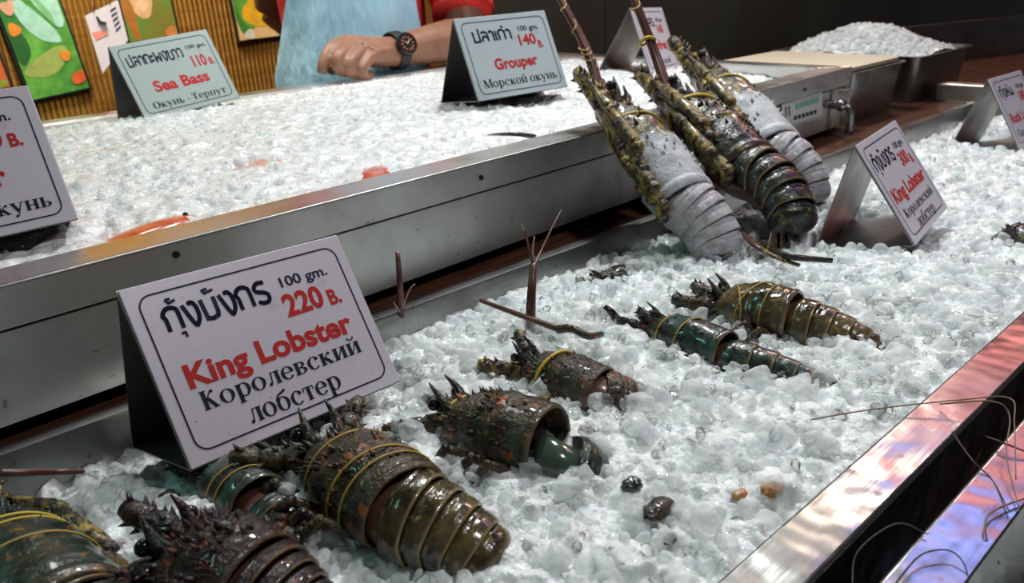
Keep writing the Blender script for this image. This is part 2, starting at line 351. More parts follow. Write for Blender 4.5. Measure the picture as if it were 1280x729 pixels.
def scatter(P, r, shapes, F, flat=1.0):
    n = len(P); idx = RNG.integers(0, len(shapes), n); S = np.stack(shapes)[idx]
    V = np.einsum('nij,nvj->nvi', rotm(n), S) * r[:, None, None]; V[:, :, 2] *= flat
    V += P[:, None, :]; nv = S.shape[1]
    return V.reshape(-1, 3), (F[None] + (np.arange(n) * nv)[:, None, None]).reshape(-1, 3)
SH2, F2 = chunk_shapes(2, 24, 0.35); SH3, F3 = chunk_shapes(3, 24, 0.35)
def cells(x, y, s, seed):     # crushed look: random tilted facets, one per cell
    px, py = x * s, y * s; ix, iy = np.floor(px), np.floor(py); best = np.full(x.shape, 9.0); h = np.zeros(x.shape)
    for dx in (-1, 0, 1):
        for dy in (-1, 0, 1):
            c = np.stack([ix + dx, iy + dy, ix * 0 + seed], -1).astype(np.int64)
            r1, r2, r3, r4, r5 = [hashn(c + np.array([0, 0, 17 * k])) for k in range(5)]
            ox, oy = px - (ix + dx + r1), py - (iy + dy + r2); d = ox * ox + oy * oy; k = d < best
            best = np.where(k, d, best); h = np.where(k, r3 - 0.5 + (r4 - 0.5) * 1.5 * ox + (r5 - 0.5) * 1.5 * oy - 0.45 * d, h)
    return h
def bed(x0, x1, y0f, y1f, nx, ny, zf, lump, seed, xs=None):
    xs = np.linspace(x0, x1, nx) if xs is None else xs; nx = len(xs); V = []
    for x in xs:
        y0, y1 = y0f(x), y1f(x); ys = np.linspace(y0, y1, ny); V.append(np.stack([np.full(ny, x), ys, np.zeros(ny)], 1))
    V = np.concatenate(V); x, y = V[:, 0], V[:, 1]
    wx = x + 0.006 * (vnoise(np.stack([x * 90, y * 90, x * 0], -1)) - 0.5); wy = y + 0.006 * (vnoise(np.stack([x * 90, y * 90, x * 0 + 5], -1)) - 0.5)
    n = 0.0060 * cells(wx, wy, 48, seed) + 0.0042 * cells(wx, wy, 105, seed + 3) + 0.0016 * cells(wx, wy, 230, seed + 5)
    n = n.reshape(nx, ny)
    for _ in range(2): q = np.pad(n, 1, mode='edge'); n = (q[1:-1, 1:-1] * 2 + q[:-2, 1:-1] + q[2:, 1:-1] + q[1:-1, :-2] + q[1:-1, 2:]) / 6
    V[:, 2] = zf(x, y) + lump * n.ravel()
    i, j = np.meshgrid(np.arange(nx - 1), np.arange(ny - 1), indexing='ij'); a = (i * ny + j).ravel()
    return V, np.stack([a, a + ny, a + ny + 1, a + 1], 1)
def tri(F): return np.concatenate([F[:, [0, 1, 2]], F[:, [0, 2, 3]]])
def join_ice(name, parts, mats, label):
    V = []; F = []; mi = []; b0 = 0
    for (v, f), m in parts: V.append(v); F.append(f + b0); mi.append(np.full(len(f), m, np.int32)); b0 += len(v)
    me = fast_mesh(name, np.concatenate(V), np.concatenate(F))
    for m in mats: me.materials.append(m)
    me.polygons.foreach_set('material_index', np.concatenate(mi)); o = bpy.data.objects.new(name, me); COL.objects.link(o)
    return tag(o, label, 'ice', kind='stuff')
# the signs press the ice flat under themselves
FOOT = [((0.13, 0.46), 3, .841, -.25, .826), ((0.835, 0.32), 10, .836, -.31, .824), ((1.38, 0.40), 1, .826, -.24, .820)]
def z_low(x, y, f0=z_low):
    z = f0(x, y)
    for (cx_, cy_), yaw, z0, sl, zb in FOOT:
        a = math.radians(yaw); u = (x - cx_) * math.cos(a) + (y - cy_) * math.sin(a); v = -(x - cx_) * math.sin(a) + (y - cy_) * math.cos(a)
        k = ss(.105, .078, np.abs(u - (.054 if cx_ < .2 else 0))) * ss(.075, .052, np.abs(v)); z = z * (1 - k) + k * np.minimum(z, z0 + sl * (v + .05) - .014)
    return z
# lower tray
v, f = bed(0, 0, lambda x: 0.147, lambda x: TBY - 0.004, 0, 260, z_low, 1.15, 1, np.concatenate([np.linspace(X0 + 0.01, -0.06, 20), np.linspace(-0.05, 0.80, 560), np.linspace(0.805, X1 - 0.02, 240)]))
parts = [((v, tri(f)), 0)]
def lowpts(n, xa, xb, ya, yb, ra, rb, up):
    x = RNG.uniform(xa, xb, n); y = RNG.uniform(ya, yb, n); r = ra * (rb / ra) ** RNG.uniform(0, 1, n) ** 1.6
    return np.stack([x, y, z_low(x, y) + r * RNG.uniform(-0.5, up, n)], 1), r
for n, box, ra, rb, up, sh in ((1500, (-0.05, 0.62, 0.155, 0.515), 0.0035, 0.0105, 0.55, 3), (2600, (-0.05, 0.75, 0.152, 0.52), 0.0018, 0.004, 0.9, 2),
                           (2200, (0.55, 1.63, 0.155, 0.52), 0.0035, 0.0095, 0.6, 2), (2000, (0.6, 1.63, 0.152, 0.52), 0.002, 0.004, 0.9, 2)):
    P, r = lowpts(n, *box, ra, rb, up); parts.append((scatter(P, r, SH3 if sh == 3 else SH2, F3 if sh == 3 else F2), 1))
for box, n in (((0.0, 0.62, 0.155, 0.50), 650), ((0.5, 1.2, 0.155, 0.5), 350)):
    P, r = lowpts(n, *box, 0.0018, 0.0060, 0.7); P[:, 2] += .001; parts.append((scatter(P, r, SH3, F3), 2))
join_ice('crushed_ice', parts, [M_ice_bed, M_ice, M_clear], 'bed of crushed ice the lobsters lie in, in the low front tray')
for px, py, zz, sx, sy, n in ((700, 590, .842, .012, .02, 60), (745, 600, .842, .016, .022, 110), (790, 625, .841, .018, .018, 110), (800, 505, .838, .016, .018, 70), (838, 526, .838, .018, .016, 60), (995, 492, .842, .016, .03, 80), (1085, 455, .840, .016, .02, 60), (640, 729, .838, .018, .02, 90),
        (560, 560, .842, .018, .02, 60), (590, 590, .842, .03, .012, 60), (450, 560, .838, .02, .015, 60), (690, 505, .842, .02, .012, 50), (860, 450, .842, .03, .012, 60), (395, 700, .838, .012, .015, 60), (420, 660, .838, .012, .03, 70), (270, 640, .838, .03, .02, 80), (905, 330, .838, .03, .015, 60), (150, 720, .838, .015, .03, 60), (960, 420, .842, .02, .015, 50)):
    p = at_z(px, py, zz); P = np.array(p) + RNG.normal(size=(n, 3)) * np.array([sx, sy, .0022]) * .7; parts.append((scatter(P, .0028 * 3.2 ** RNG.uniform(0, 1, n), SH3, F3), 1))
# upper bin
v, f = bed(FA[0] + 0.045, FB[0] - 0.045, lambda x: FY(x) + 0.041, lambda x: 1.30 + 0.03 * (x + 0.55), 560, 330, z_up, 0.75, 5)
parts = [((v, tri(f)), 0)]
for n, ra, rb, up in ((5000, 0.0012, 0.0045, 0.5), (500, 0.004, 0.007, 0.0)):
    x = RNG.uniform(-0.3, 1.26, n); y = RNG.uniform(0, 1, n); y = FY(x) + 0.046 + y * (1.255 - FY(x)); r = ra * (rb / ra) ** RNG.uniform(0, 1, n) ** 1.5
    parts.append((scatter(np.stack([x, y, z_up(x, y) + r * RNG.uniform(-0.6, up, n)], 1), r, SH2, F2), 1))
join_ice('shaved_ice', parts, [M_snow, M_ice], 'bed of white shaved ice filling the raised steel bin')
# neighbour tray
n = 2500; x = RNG.uniform(0.25, 0.8, n); y = RNG.uniform(-0.2, 0.058, n); r = RNG.uniform(0.003, 0.009, n)
z = 0.812 + 0.02 * ss(0.05, -0.02, y)
v, f = bed(-0.2, 1.2, lambda x: -0.4, lambda x: 0.058, 160, 60, lambda x, y: 0.806 + 0.022 * ss(0.05, -0.02, y), 1.0, 9)
join_ice('crushed_ice', [((v, tri(f)), 0), (scatter(np.stack([x, y, z + r * RNG.uniform(-0.5, 0.5, n)], 1), r, SH3, F3), 1)], [M_ice_bed, M_ice], 'crushed ice in the tray at the lower right corner')
# ------------------------------------------------------------------ lettering
# serif letters as filled strokes: x-height 1, capitals 1.42, y up
def R_(x0, x1, y0, y1): return [(x0, y0), (x1, y0), (x1, y1), (x0, y1)]
def bowl(cx, cy, rx, ry, tx=0.25, ty=0.08, a0=0, a1=360, n=28):
    out = []
    for k in range(n):
        q = []
        for a in (a0 + (a1 - a0) * k / n, a0 + (a1 - a0) * (k + 1) / n):
            c, s_ = math.cos(math.radians(a)), math.sin(math.radians(a)); q.append(((cx + rx * c, cy + ry * s_), (cx + (rx - tx) * c, cy + (ry - ty) * s_)))
        out.append([q[0][1], q[0][0], q[1][0], q[1][1]])
    return out
def dot_(cx, cy, r): return bowl(cx, cy, r, r, r, r, n=12)
def ln(x0, y0, x1, y1, w_):
    d = math.hypot(x1 - x0, y1 - y0); ux, uy = -(y1 - y0) / d * w_ / 2, (x1 - x0) / d * w_ / 2
    return [(x0 - ux, y0 - uy), (x1 - ux, y1 - uy), (x1 + ux, y1 + uy), (x0 + ux, y0 + uy)]
def stem(x, y0, y1, w_=0.27, top=1, bot=1, sf=0.09):
    o_ = [R_(x - w_ / 2, x + w_ / 2, y0, y1)]
    if bot: o_.append(R_(x - w_ / 2 - sf, x + w_ / 2 + sf, y0, y0 + 0.075))
    if top: o_.append(R_(x - w_ / 2 - sf, x + w_ / 2 + sf, y1 - 0.075, y1))
    return o_
def g_k(h=1.0): return (stem(0.25, 0, h) + [ln(0.36, h * 0.48, 0.72, h * 0.9, 0.09), ln(0.45, h * 0.55, 0.86, 0.03, 0.25), R_(0.68, 1.06, 0, 0.075)] + dot_(0.80, h * 0.87, 0.12), 1.10)
def g_i(): return stem(0.25, 0, 1) + stem(0.90, 0, 1) + [ln(0.36, 0.1, 0.80, 0.9, 0.09)]
GL = {
 'о': (bowl(0.5, 0.5, 0.5, 0.53), 1.08), 'р': (stem(0.25, -0.42, 1, top=0) + [R_(0.04, 0.3, 0.925, 1)] + bowl(0.56, 0.5, 0.48, 0.53, a0=-150, a1=150), 1.14),
 'л': ([R_(0.34, 0.8, 0.925, 1), ln(0.42, 0.98, 0.30, 0.15, 0.09)] + dot_(0.19, 0.11, 0.13) + stem(0.80, 0, 1), 1.05),
 'е': (bowl(0.5, 0.5, 0.48, 0.53, a0=8, a1=325) + [R_(0.15, 0.95, 0.50, 0.58)], 1.02), 'в': (stem(0.25, 0, 1) + bowl(0.45, 0.755, 0.40, 0.245, 0.22, 0.07, -95, 95) + bowl(0.48, 0.27, 0.46, 0.27, 0.25, 0.07, -95, 95) + [R_(0.3, 0.5, 0.49, 0.56), R_(0.3, 0.5, 0.93, 1), R_(0.3, 0.5, 0, 0.07)], 1.04),
 'с': (bowl(0.5, 0.5, 0.48, 0.53, a0=50, a1=318) + dot_(0.76, 0.80, 0.14), 0.98), 'к': g_k(), 'и': (g_i(), 1.18), 'й': (g_i() + bowl(0.575, 1.38, 0.24, 0.2, 0.07, 0.1, 180, 360) + dot_(0.36, 1.37, 0.09) + dot_(0.79, 1.37, 0.09), 1.18),
 'б': (bowl(0.5, 0.5, 0.48, 0.53) + bowl(0.62, 0.72, 0.58, 0.62, 0.16, 0.14, 95, 175) + [ln(0.55, 1.27, 0.92, 1.42, 0.17)], 1.06), 'т': (stem(0.47, 0, 1, top=0) + [R_(0.05, 0.89, 0.92, 1), R_(0.05, 0.13, 0.68, 1), R_(0.81, 0.89, 0.68, 1)], 0.96),
 'м': (stem(0.22, 0, 1, 0.12) + stem(1.14, 0, 1, 0.26) + [ln(0.28, 0.98, 0.64, 0.05, 0.25), ln(0.66, 0.08, 1.04, 0.98, 0.09)], 1.42), 'у': ([ln(0.18, 0.98, 0.55, 0.12, 0.26), ln(0.90, 0.98, 0.42, -0.30, 0.09), R_(0.0, 0.42, 0.925, 1), R_(0.72, 1.06, 0.925, 1)] + dot_(0.30, -0.30, 0.13), 1.08),
 'н': (stem(0.25, 0, 1) + stem(0.88, 0, 1) + [R_(0.3, 0.8, 0.46, 0.54)], 1.16), 'ь': (stem(0.25, 0, 1) + bowl(0.46, 0.28, 0.44, 0.28, 0.25, 0.07, -95, 95) + [R_(0.3, 0.48, 0.49, 0.56), R_(0.3, 0.48, 0, 0.07)], 1.0),
 'п': (stem(0.25, 0, 1) + stem(0.88, 0, 1) + [R_(0.1, 1.0, 0.925, 1)], 1.16), 'К': (g_k(1.42)[0], 1.18), 'О': (bowl(0.66, 0.71, 0.64, 0.74, 0.30, 0.08), 1.36),
 'М': (stem(0.22, 0, 1.42, 0.12) + stem(1.34, 0, 1.42, 0.28) + [ln(0.30, 1.40, 0.76, 0.06, 0.27), ln(0.78, 0.10, 1.24, 1.40, 0.09)], 1.62), 'Т': (stem(0.60, 0, 1.42, 0.29, top=0) + [R_(0.04, 1.16, 1.33, 1.42), R_(0.04, 0.12, 1.0, 1.4), R_(1.08, 1.16, 1.0, 1.4)], 1.24),
 'С': (bowl(0.66, 0.71, 0.62, 0.74, 0.30, 0.08, 40, 322) + dot_(1.04, 1.12, 0.15), 1.26), 'а': (stem(0.74, 0, 0.9, 0.25, top=0) + bowl(0.50, 0.66, 0.36, 0.36, 0.20, 0.08, 0, 165) + dot_(0.22, 0.74, 0.13) + bowl(0.42, 0.29, 0.36, 0.31, 0.22, 0.08, 60, 330), 1.0),
 'ы': (stem(0.25, 0, 1) + bowl(0.46, 0.28, 0.44, 0.28, 0.25, 0.07, -95, 95) + [R_(0.3, 0.48, 0.49, 0.56), R_(0.3, 0.48, 0, 0.07)] + stem(1.24, 0, 1), 1.5),
 '-': ([R_(0.08, 0.5, 0.40, 0.54)], 0.6), ' ': ([], 0.45)}
def serif(text):
    out = []; x = 0
    for ch in text:
        g, adv = GL[ch]; out += [[(px + x, py) for px, py in p] for p in g]; x += adv
    return out
# bold loopless Thai letters as thick strokes: body height 1, y up
TH = {'ก': ([[(.12, 0), (.12, .55), (.04, .72), (.2, .95), (.45, 1.02), (.72, .92), (.78, .7), (.78, 0)]], .95), 'ง': ([[(.10, .98), (.42, .02), (.62, .1), (.74, .35), (.74, .75), (.62, .98), (.42, .99)]], .90),
 'ม': ([[(.14, 1.0), (.20, .0)], [(.20, .10), (.45, .04), (.74, .12), (.80, .3), (.80, 1.0)]], .98), 'ร': ([[(.74, .99), (.35, 1.0), (.14, .82), (.2, .62), (.62, .48), (.76, .3), (.66, .06), (.36, .03), (.14, .12)]], .86),
 'ป': ([[(.02, .98), (.16, .98), (.16, .04), (.78, .04), (.78, 1.35)]], .96), 'ล': ([[(.14, 0), (.12, .3), (.3, .52), (.55, .48), (.74, .3)], [(.76, 0), (.76, .7), (.6, .96), (.3, .99), (.08, .86)]], .92), 'า': ([[(.02, .84), (.2, .99), (.42, .93), (.5, .7), (.5, 0)]], .66),
 'ะ': ([[(.05, .85), (.12, .62), (.42, .82)], [(.05, .38), (.12, .14), (.42, .34)]], .55), 'พ': ([[(.02, .98), (.14, .98), (.16, .03), (.48, .62), (.8, .03), (.9, 1)]], 1.06), 'ข': ([[(.02, .8), (.16, .98), (.28, .8), (.16, .5), (.2, .04), (.72, .04), (.76, 1)]], .94),
 'ว': ([[(.04, .86), (.25, 1), (.52, .92), (.6, .65), (.58, .15), (.42, .02)]], .76), 'เ': ([[(.12, 1), (.12, .1), (.24, .02)]], .36), 'ห': ([[(.02, .98), (.15, .98), (.15, 0)], [(.15, .5), (.45, .62), (.7, .98)], [(.48, .62), (.72, .45), (.74, 0)]], .92), 'น': ([[(.02, .98), (.15, .98), (.15, .02), (.4, .2), (.82, .02)], [(.74, .12), (.74, 1)]], .96),
 'ส': ([[(.14, 0), (.12, .3), (.3, .52), (.55, .48), (.74, .3)], [(.76, 0), (.76, .7), (.6, .96), (.3, .99), (.08, .86)], [(.66, .9), (.95, 1.2)]], .96),
 '้': ([[(-.55, 1.42), (-.42, 1.22), (-.08, 1.30)], [(-.50, 1.40), (-.28, 1.40)]], 0), 'ั': ([[(-.60, 1.42), (-.50, 1.22), (-.05, 1.30)], [(-.52, 1.38), (-.30, 1.40)]], 0), 'ุ': ([[(-.38, -.20), (-.18, -.20), (-.18, -.42)]], 0), '๋': ([[(-.45, 1.32), (-.1, 1.32)], [(-.28, 1.18), (-.28, 1.46)]], 0), 'ิ': ([[(-.62, 1.25), (-.35, 1.4), (-.08, 1.25)]], 0)}
def thai(text, w_=0.215):
    out = []; x = 0
    for ch in text:
        g, adv = TH[ch]
        thin = w_ * (0.6 if adv == 0 else 1)
        for pl in g:
            q = smooth_path([(a + x, b_, 0) for a, b_ in pl], 5)[:, :2] if len(pl) > 5 else np.array([(a + x, b_) for a, b_ in pl])
            for i in range(len(q) - 1): out.append(ln(*q[i], *q[i + 1], thin))
            for i in range(1, len(q) - 1): out += [[(q[i][0] + thin / 2 * math.cos(t0), q[i][1] + thin / 2 * math.sin(t0)) for t0 in np.arange(10) * PI / 5]]
        x += adv
    return out
def gothic(text, bold):
    cu = bpy.data.curves.new('t', 'FONT'); cu.body = text; cu.offset = bold; cu.resolution_u = 4
    o = bpy.data.objects.new('t', cu); COL.objects.link(o); dg = bpy.context.evaluated_depsgraph_get(); dg.update()
    me = o.evaluated_get(dg).to_mesh(); V = np.array([v.co[:2] for v in me.vertices]); F = [tuple(p.vertices) for p in me.polygons]
    o.evaluated_get(dg).to_mesh_clear(); bpy.data.objects.remove(o); bpy.data.curves.remove(cu)
    return V, F
M_red = mat('red_lettering', (0.46, 0.022, 0.020), 0.6, Specular_IOR_Level=0.15); M_navy = mat('navy_lettering', (0.018, 0.016, 0.05), 0.6, Specular_IOR_Level=0.15); M_blk = mat('black_lettering', (0.012, 0.014, 0.016), 0.6, Specular_IOR_Level=0.15)
def print_mat(name, base):
    m = mat(name, base, 0.35); t = NT(m); o = t.co()
    c = t.mix(t.ramp(t.noise(o, 45, 5, 0.65), [(0.60, K(0)), (0.72, K(0.35))]), base, (base[0] * .55, base[1] * .5, base[2] * .45))
    c = t.mix(t.ramp(t.noise(o, 330, 2), [(0.74, K(0)), (0.78, K(0.8))]), c, (0.14, 0.10, 0.07)); t.col(c); return m
M_print = print_mat('sign_print', (0.56, 0.52, 0.57)); M_print2 = print_mat('sign_print_cool', (0.43, 0.50, 0.51))
SW, SH, AD, AK = 0.15, 0.11319, 0.08081, 0.09561
def put(polys, box, capref, mat_, parent, name, sh=0.0, k=-0.00182):
    """fit lettering into x0,x1,top,base (sign widths, y down); capref = glyph units spanning top-base"""
    x0, x1, y0, y1 = [q * SW for q in box]
    if isinstance(polys, tuple): V, F = polys
    else:
        V = np.array([p for q in polys for p in q]); F = []; i = 0
        for q in polys: F.append(tuple(range(i, i + len(q)))); i += len(q)
    lo, hi = V[:, 0].min(), V[:, 0].max(); X = x0 + (V[:, 0] - lo) / (hi - lo) * (x1 - x0); Y = y1 - SH - V[:, 1] / capref * (y1 - y0)
    b = MB(); b.add(np.stack([X, Y, np.full(len(X), k)], 1), F)
    return b.build(name, mat_, parent, False)
def sign(name, pose, label, lines, prm, group=None):
    m = Matrix(((pose[0], pose[1], pose[2]), (pose[3], pose[4], pose[5]), (pose[6], pose[7], pose[8]))).to_quaternion().to_matrix()
    T = Vector(pose[9:12]) + m @ Vector((0, SH, 0))
    root = empty(name, Matrix.Translation(T) @ m.to_4x4(), label, 'price sign', 'price signs standing on the ice')
    b = MB(); Q = [(0, -SH), (0, 0), (AK, AD - SH)]; c = np.mean(Q, 0); th = 0.0012; n = 3     # folded closed triangle, open ends
    q = []
    for i in range(3):
        p, a, d = np.array(Q[i]), np.array(Q[i - 1]), np.array(Q[(i + 1) % 3]); e1 = (p - a) / np.linalg.norm(p - a); e2 = (d - p) / np.linalg.norm(d - p)
        n1, n2 = np.array([-e1[1], e1[0]]), np.array([-e2[1], e2[0]])
        if n1 @ (c - p) < 0: n1, n2 = -n1, -n2
        q.append(p + (n1 + n2) / (1 + n1 @ n2) * th)
    V = [(x, y, z) for x in (0, SW) for (z, y) in Q] + [(x, y, z) for x in (0, SW) for (z, y) in q]; F = []
    for i in range(3):
        j = (i + 1) % 3; F += [(i, j, j + 3, i + 3), (6 + j, 6 + i, 9 + i, 9 + j), (i, 6 + i, 6 + j, j), (3 + j, 9 + j, 9 + i, 3 + i)]
    b.add(V, F); b.build('sheet', M_signsteel, root, False)
    b = MB(); b.box(0.0004, SW - 0.0004, -SH + 0.0004, -0.0006, -0.0016, -0.0001); b.build('face', prm, root, False, bevel=0.0006)
    # rounded navy border
    r, i0, wd = 0.0085, 0.0072, 0.0011; pts = []
    for cx_, cy_, a0 in ((SW - i0 - r, -SH + i0 + r, -90), (SW - i0 - r, -i0 - r, 0), (i0 + r, -i0 - r, 90), (i0 + r, -SH + i0 + r, 180)):
        for k in range(7): a = math.radians(a0 + k * 15); pts.append((cx_, cy_, math.cos(a), math.sin(a)))
    V = [(x + r * c, y + r * s_, -0.0018) for x, y, c, s_ in pts] + [(x + (r - wd) * c, y + (r - wd) * s_, -0.0018) for x, y, c, s_ in pts]; n = len(pts)
    b = MB(); b.add(V, [(i, (i + 1) % n, n + (i + 1) % n, n + i) for i in range(n)]); b.build('border', M_navy, root, False)
    for kind, text, box in lines:
        if kind == 'thai': put(thai(text), box, 1.0, M_navy, root, 'lettering')
        elif kind == 'serif': put(serif(text), box, 1.42 if text[0].isupper() else 1.0, M_blk, root, 'lettering')
        else:
            g = gothic(text, {'w': 0.022, 'p': 0.034, 'n': 0.034}[kind]); cap = gothic('H', 0.0)[0]
            put(g, box, cap[:, 1].max(), M_navy if kind == 'w' else M_red, root, 'lettering')
    return root
SP = {'main': [0.99804, 0.00194, -0.06254, 0.05324, -0.5516, 0.83241, -0.03288, -0.83411, -0.55062, 0.10922, 0.47145, 0.94083], 'grouper': [0.99145, -0.04217, 0.12347, -0.12957, -0.42901, 0.89396, 0.01527, -0.90231, -0.43081, 0.67341, 0.85671, 1.05026], 'bass': [0.99178, 0.11778, -0.05004, 0.09793, -0.44682, 0.88925, 0.08238, -0.88684, -0.45468, 0.35142, 1.22881, 1.03323], 'k300': [0.98499, 0.10288, -0.13861, 0.1726, -0.57649, 0.79866, 0.00225, -0.8106, -0.5856, 0.75304, 0.34219, 0.93092], 'fourth': [0.954, 0.06484, -0.2927, 0.29596, -0.35938, 0.88502, -0.04781, -0.93094, -0.36204, 1.08363, 0.89923, 1.04032], 'rock': [0.99957, -0.00798, -0.02813, 0.0199, -0.51894, 0.85458, -0.02142, -0.85477, -0.51856, 1.30811, 0.40868, 0.92655], 'crop': [0.99591, -0.00716, 0.09009, -0.08219, -0.48628, 0.86993, 0.03758, -0.87377, -0.48488, -0.00716, 0.73532, 1.0321]}
WT, PR = ('w', '100 gm.', (.635, .87, .128, .172)), lambda t_: ('p', t_, (.61, .80, .21, .304))
BT = ('p', 'B.', (.825, .885, .245, .312))
sign('price_sign', SP['main'], 'white king lobster price sign reading 220, largest and nearest, beside the dark lobsters',
     [('thai', 'กุ้งมังกร', (.112, .575, .125, .218)), WT, PR('220'), BT, ('n', 'King Lobster', (.113, .88, .365, .457)), ('serif', 'Королевский', (.133, .876, .482, .56)), ('serif', 'лобстер', (.284, .716, .617, .676))], M_print)
sign('price_sign', SP['grouper'], 'white grouper price sign reading 140 on the shaved ice beside the man',
     [('thai', 'ปลาเก๋า', (.135, .55, .145, .235)), WT, PR('140'), ('p', 'B.', (.81, .868, .28, .345)), ('n', 'Grouper', (.275, .748, .405, .498)), ('serif', 'Морской окунь', (.105, .91, .575, .652))], M_print2)
sign('price_sign', SP['bass'], 'greenish white sea bass price sign reading 110 on the ice before the bamboo wall',
     [('thai', 'ปลากะพงขาว', (.09, .65, .143, .233)), ('w', '100 gm.', (.70, .92, .13, .165)), ('p', '110', (.70, .845, .245, .352)), ('p', 'B.', (.87, .92, .29, .356)), ('n', 'Sea Bass', (.222, .79, .41, .512)), ('serif', 'Окунь - Терпут', (.13, .89, .60, .668))], print_mat('sign_print_green', (0.33, 0.40, 0.38)))
sign('price_sign', SP['k300'], 'white king lobster price sign reading 300, in front of the tied frosted lobsters',
     [('thai', 'กุ้งมังกร', (.09, .565, .14, .232)), WT, PR('300'), ('p', 'B.', (.83, .895, .26, .325)), ('n', 'King Lobster', (.10, .905, .378, .472)), ('serif', 'Королевский', (.126, .878, .525, .592)), ('serif', 'лобстер', (.26, .725, .64, .694))], M_print)
sign('price_sign', SP['fourth'], 'white pomfret price sign half hidden behind the upright lobster feelers',
     [('thai', 'ปลาสร', (.12, .575, .135, .225)), WT, PR('160'), ('n', 'Pomfret', (.22, .78, .40, .50)), ('serif', 'Морской', (.28, .74, .60, .67))], M_print)
sign('price_sign', SP['rock'], 'white rock lobster price sign cut off by the right edge of the photo',
     [('thai', 'กุ้งหิน', (.112, .50, .14, .225)), WT, PR('180'), BT, ('n', 'Rock Lobster', (.113, .88, .40, .495)), ('serif', 'Скалистый', (.133, .70, .565, .645))], M_print)
sign('price_sign', SP['crop'], 'white grouper price sign cut off by the left edge of the photo',
     [('thai', 'ปลาเก๋า', (.135, .55, .14, .23)), WT, PR('140'), BT, ('n', 'Grouper', (.275, .76, .40, .50)), ('serif', 'Морской окунь', (.105, .91, .58, .655))], M_print)
# ------------------------------------------------------------------ lobsters
def shell_mat(name, base, dark, patch, fleck, patch_amt=0.5, fleck_amt=0.4, rough=0.24, scale=1.0, tone=None, sheen=(0.03, 0.08, 0.075), edge=(0.22, 0.15, 0.07), bmp=1.0):
    m = mat(name, base, rough, 0.0, Coat_Weight=0.45 if bmp < .5 else 0.2, Coat_Roughness=0.06, Specular_IOR_Level=0.32); t = NT(m); o = t.co((scale, scale, scale))
    n1 = t.noise(o, 95, 6, 0.68); n2 = t.noise(o, 150, 5, 0.62, 0.8); n3 = t.noise(o, 380, 4, 0.65)
    c = t.mix(t.ramp(n1, [(0.38, K(1)), (0.62, K(0))]), base, dark)
    c = t.mix(t.ramp(t.noise(o, 45, 4), [(0.54, K(0)), (0.72, K(0.5))]), c, sheen)
    c = t.mix(t.ramp(n2, [(0.64 - 0.12 * patch_amt, K(0)), (0.70 - 0.12 * patch_amt, K(0.95))]), c, patch)
    c = t.mix(t.ramp(n3, [(0.70 - 0.12 * fleck_amt, K(0)), (0.75 - 0.12 * fleck_amt, K(0.9))]), c, fleck)
    e = t.attr('edge'); c = t.mix(t.ramp(e, [(0.05, K(0)), (1.0, K(0.9))]), c, edge)
    if tone:                       # frost lying on the rear of the shell
        pale, lim = tone; f = t.attr('along'); ad = t.n('ShaderNodeMath', operation='MULTIPLY_ADD'); t.l(t.noise(o, 40, 4), ad.inputs[0]); ad.inputs[1].default_value = 0.35; t.l(f, ad.inputs[2])
        fr = t.ramp(ad.outputs[0], [(lim, K(1)), (lim + 0.10, K(0))])
        pc = t.ramp(t.noise(o, 48, 5, 0.65), [(0.28, tuple(q * 0.35 for q in pale)), (0.46, tuple(q * 0.75 for q in pale)), (0.7, pale)]); c = t.mix(fr, c, pc)
        t.l(t.mix(fr, K(rough), K(0.55)), t.b.inputs['Roughness']); t.l(t.mix(fr, K(0.3), K(0.03)), t.b.inputs['Coat Weight'])
    t.col(c); t.bump(t.noise(o, 190, 4, 0.6), 0.55 * bmp, 0.0035).bump(n3, 0.5 * bmp, 0.0016).bump(t.noise(o, 900, 2), 0.3, 0.0007); return m
MS = {'brown': shell_mat('shell_olive_brown', (0.072, 0.052, 0.022), (0.010, 0.009, 0.007), (0.33, 0.085, 0.015), (0.30, 0.14, 0.04), 0.45, 0.4, scale=.8),
      'tail': shell_mat('shell_tail_olive', (0.115, 0.085, 0.036), (0.022, 0.016, 0.010), (0.19, 0.13, 0.045), (0.40, 0.33, 0.2), 0.5, -0.3, 0.15, 0.6, edge=(.30, .22, .10), bmp=.3),
      'dark': shell_mat('shell_dark_red', (0.035, 0.018, 0.013), (0.008, 0.006, 0.007), (0.22, 0.045, 0.018), (0.25, 0.08, 0.04), 0.4, 0.3, 0.12),
      'green': shell_mat('shell_green_teal', (0.030, 0.052, 0.036), (0.010, 0.013, 0.013), (0.16, 0.10, 0.03), (0.24, 0.12, 0.06), 0.35, -0.2, 0.15, sheen=(0.03, 0.13, 0.12), bmp=.3),
      'yellow': shell_mat('shell_yellow_black', (0.46, 0.31, 0.06), (0.010, 0.009, 0.010), (0.012, 0.010, 0.012), (0.45, 0.34, 0.10), 1.35, 0.2, 0.3, 0.75),
      'purple': shell_mat('shell_purple_black', (0.030, 0.026, 0.020), (0.008, 0.007, 0.010), (0.16, 0.13, 0.03), (0.24, 0.20, 0.07), 0.35, 0.2, 0.20, 0.6, sheen=(0.022, 0.05, 0.045), bmp=.6),
      'frost': shell_mat('shell_frosted', (0.03, 0.025, 0.025), (0.010, 0.009, 0.012), (0.36, 0.27, 0.08), (0.40, 0.30, 0.10), 0.9, 0.4, 0.3, tone=((0.56, 0.58, 0.60), 0.53), bmp=.55),
      'frosttail': shell_mat('shell_frosted_tail', (0.48, 0.47, 0.49), (0.27, 0.25, 0.26), (0.54, 0.54, 0.56), (0.40, 0.37, 0.37), 0.4, 0.2, 0.5, sheen=(.40, .38, .39), bmp=.5)}
MS['frosttail'].node_tree.nodes['Principled BSDF'].inputs['Coat Weight'].default_value = 0.08
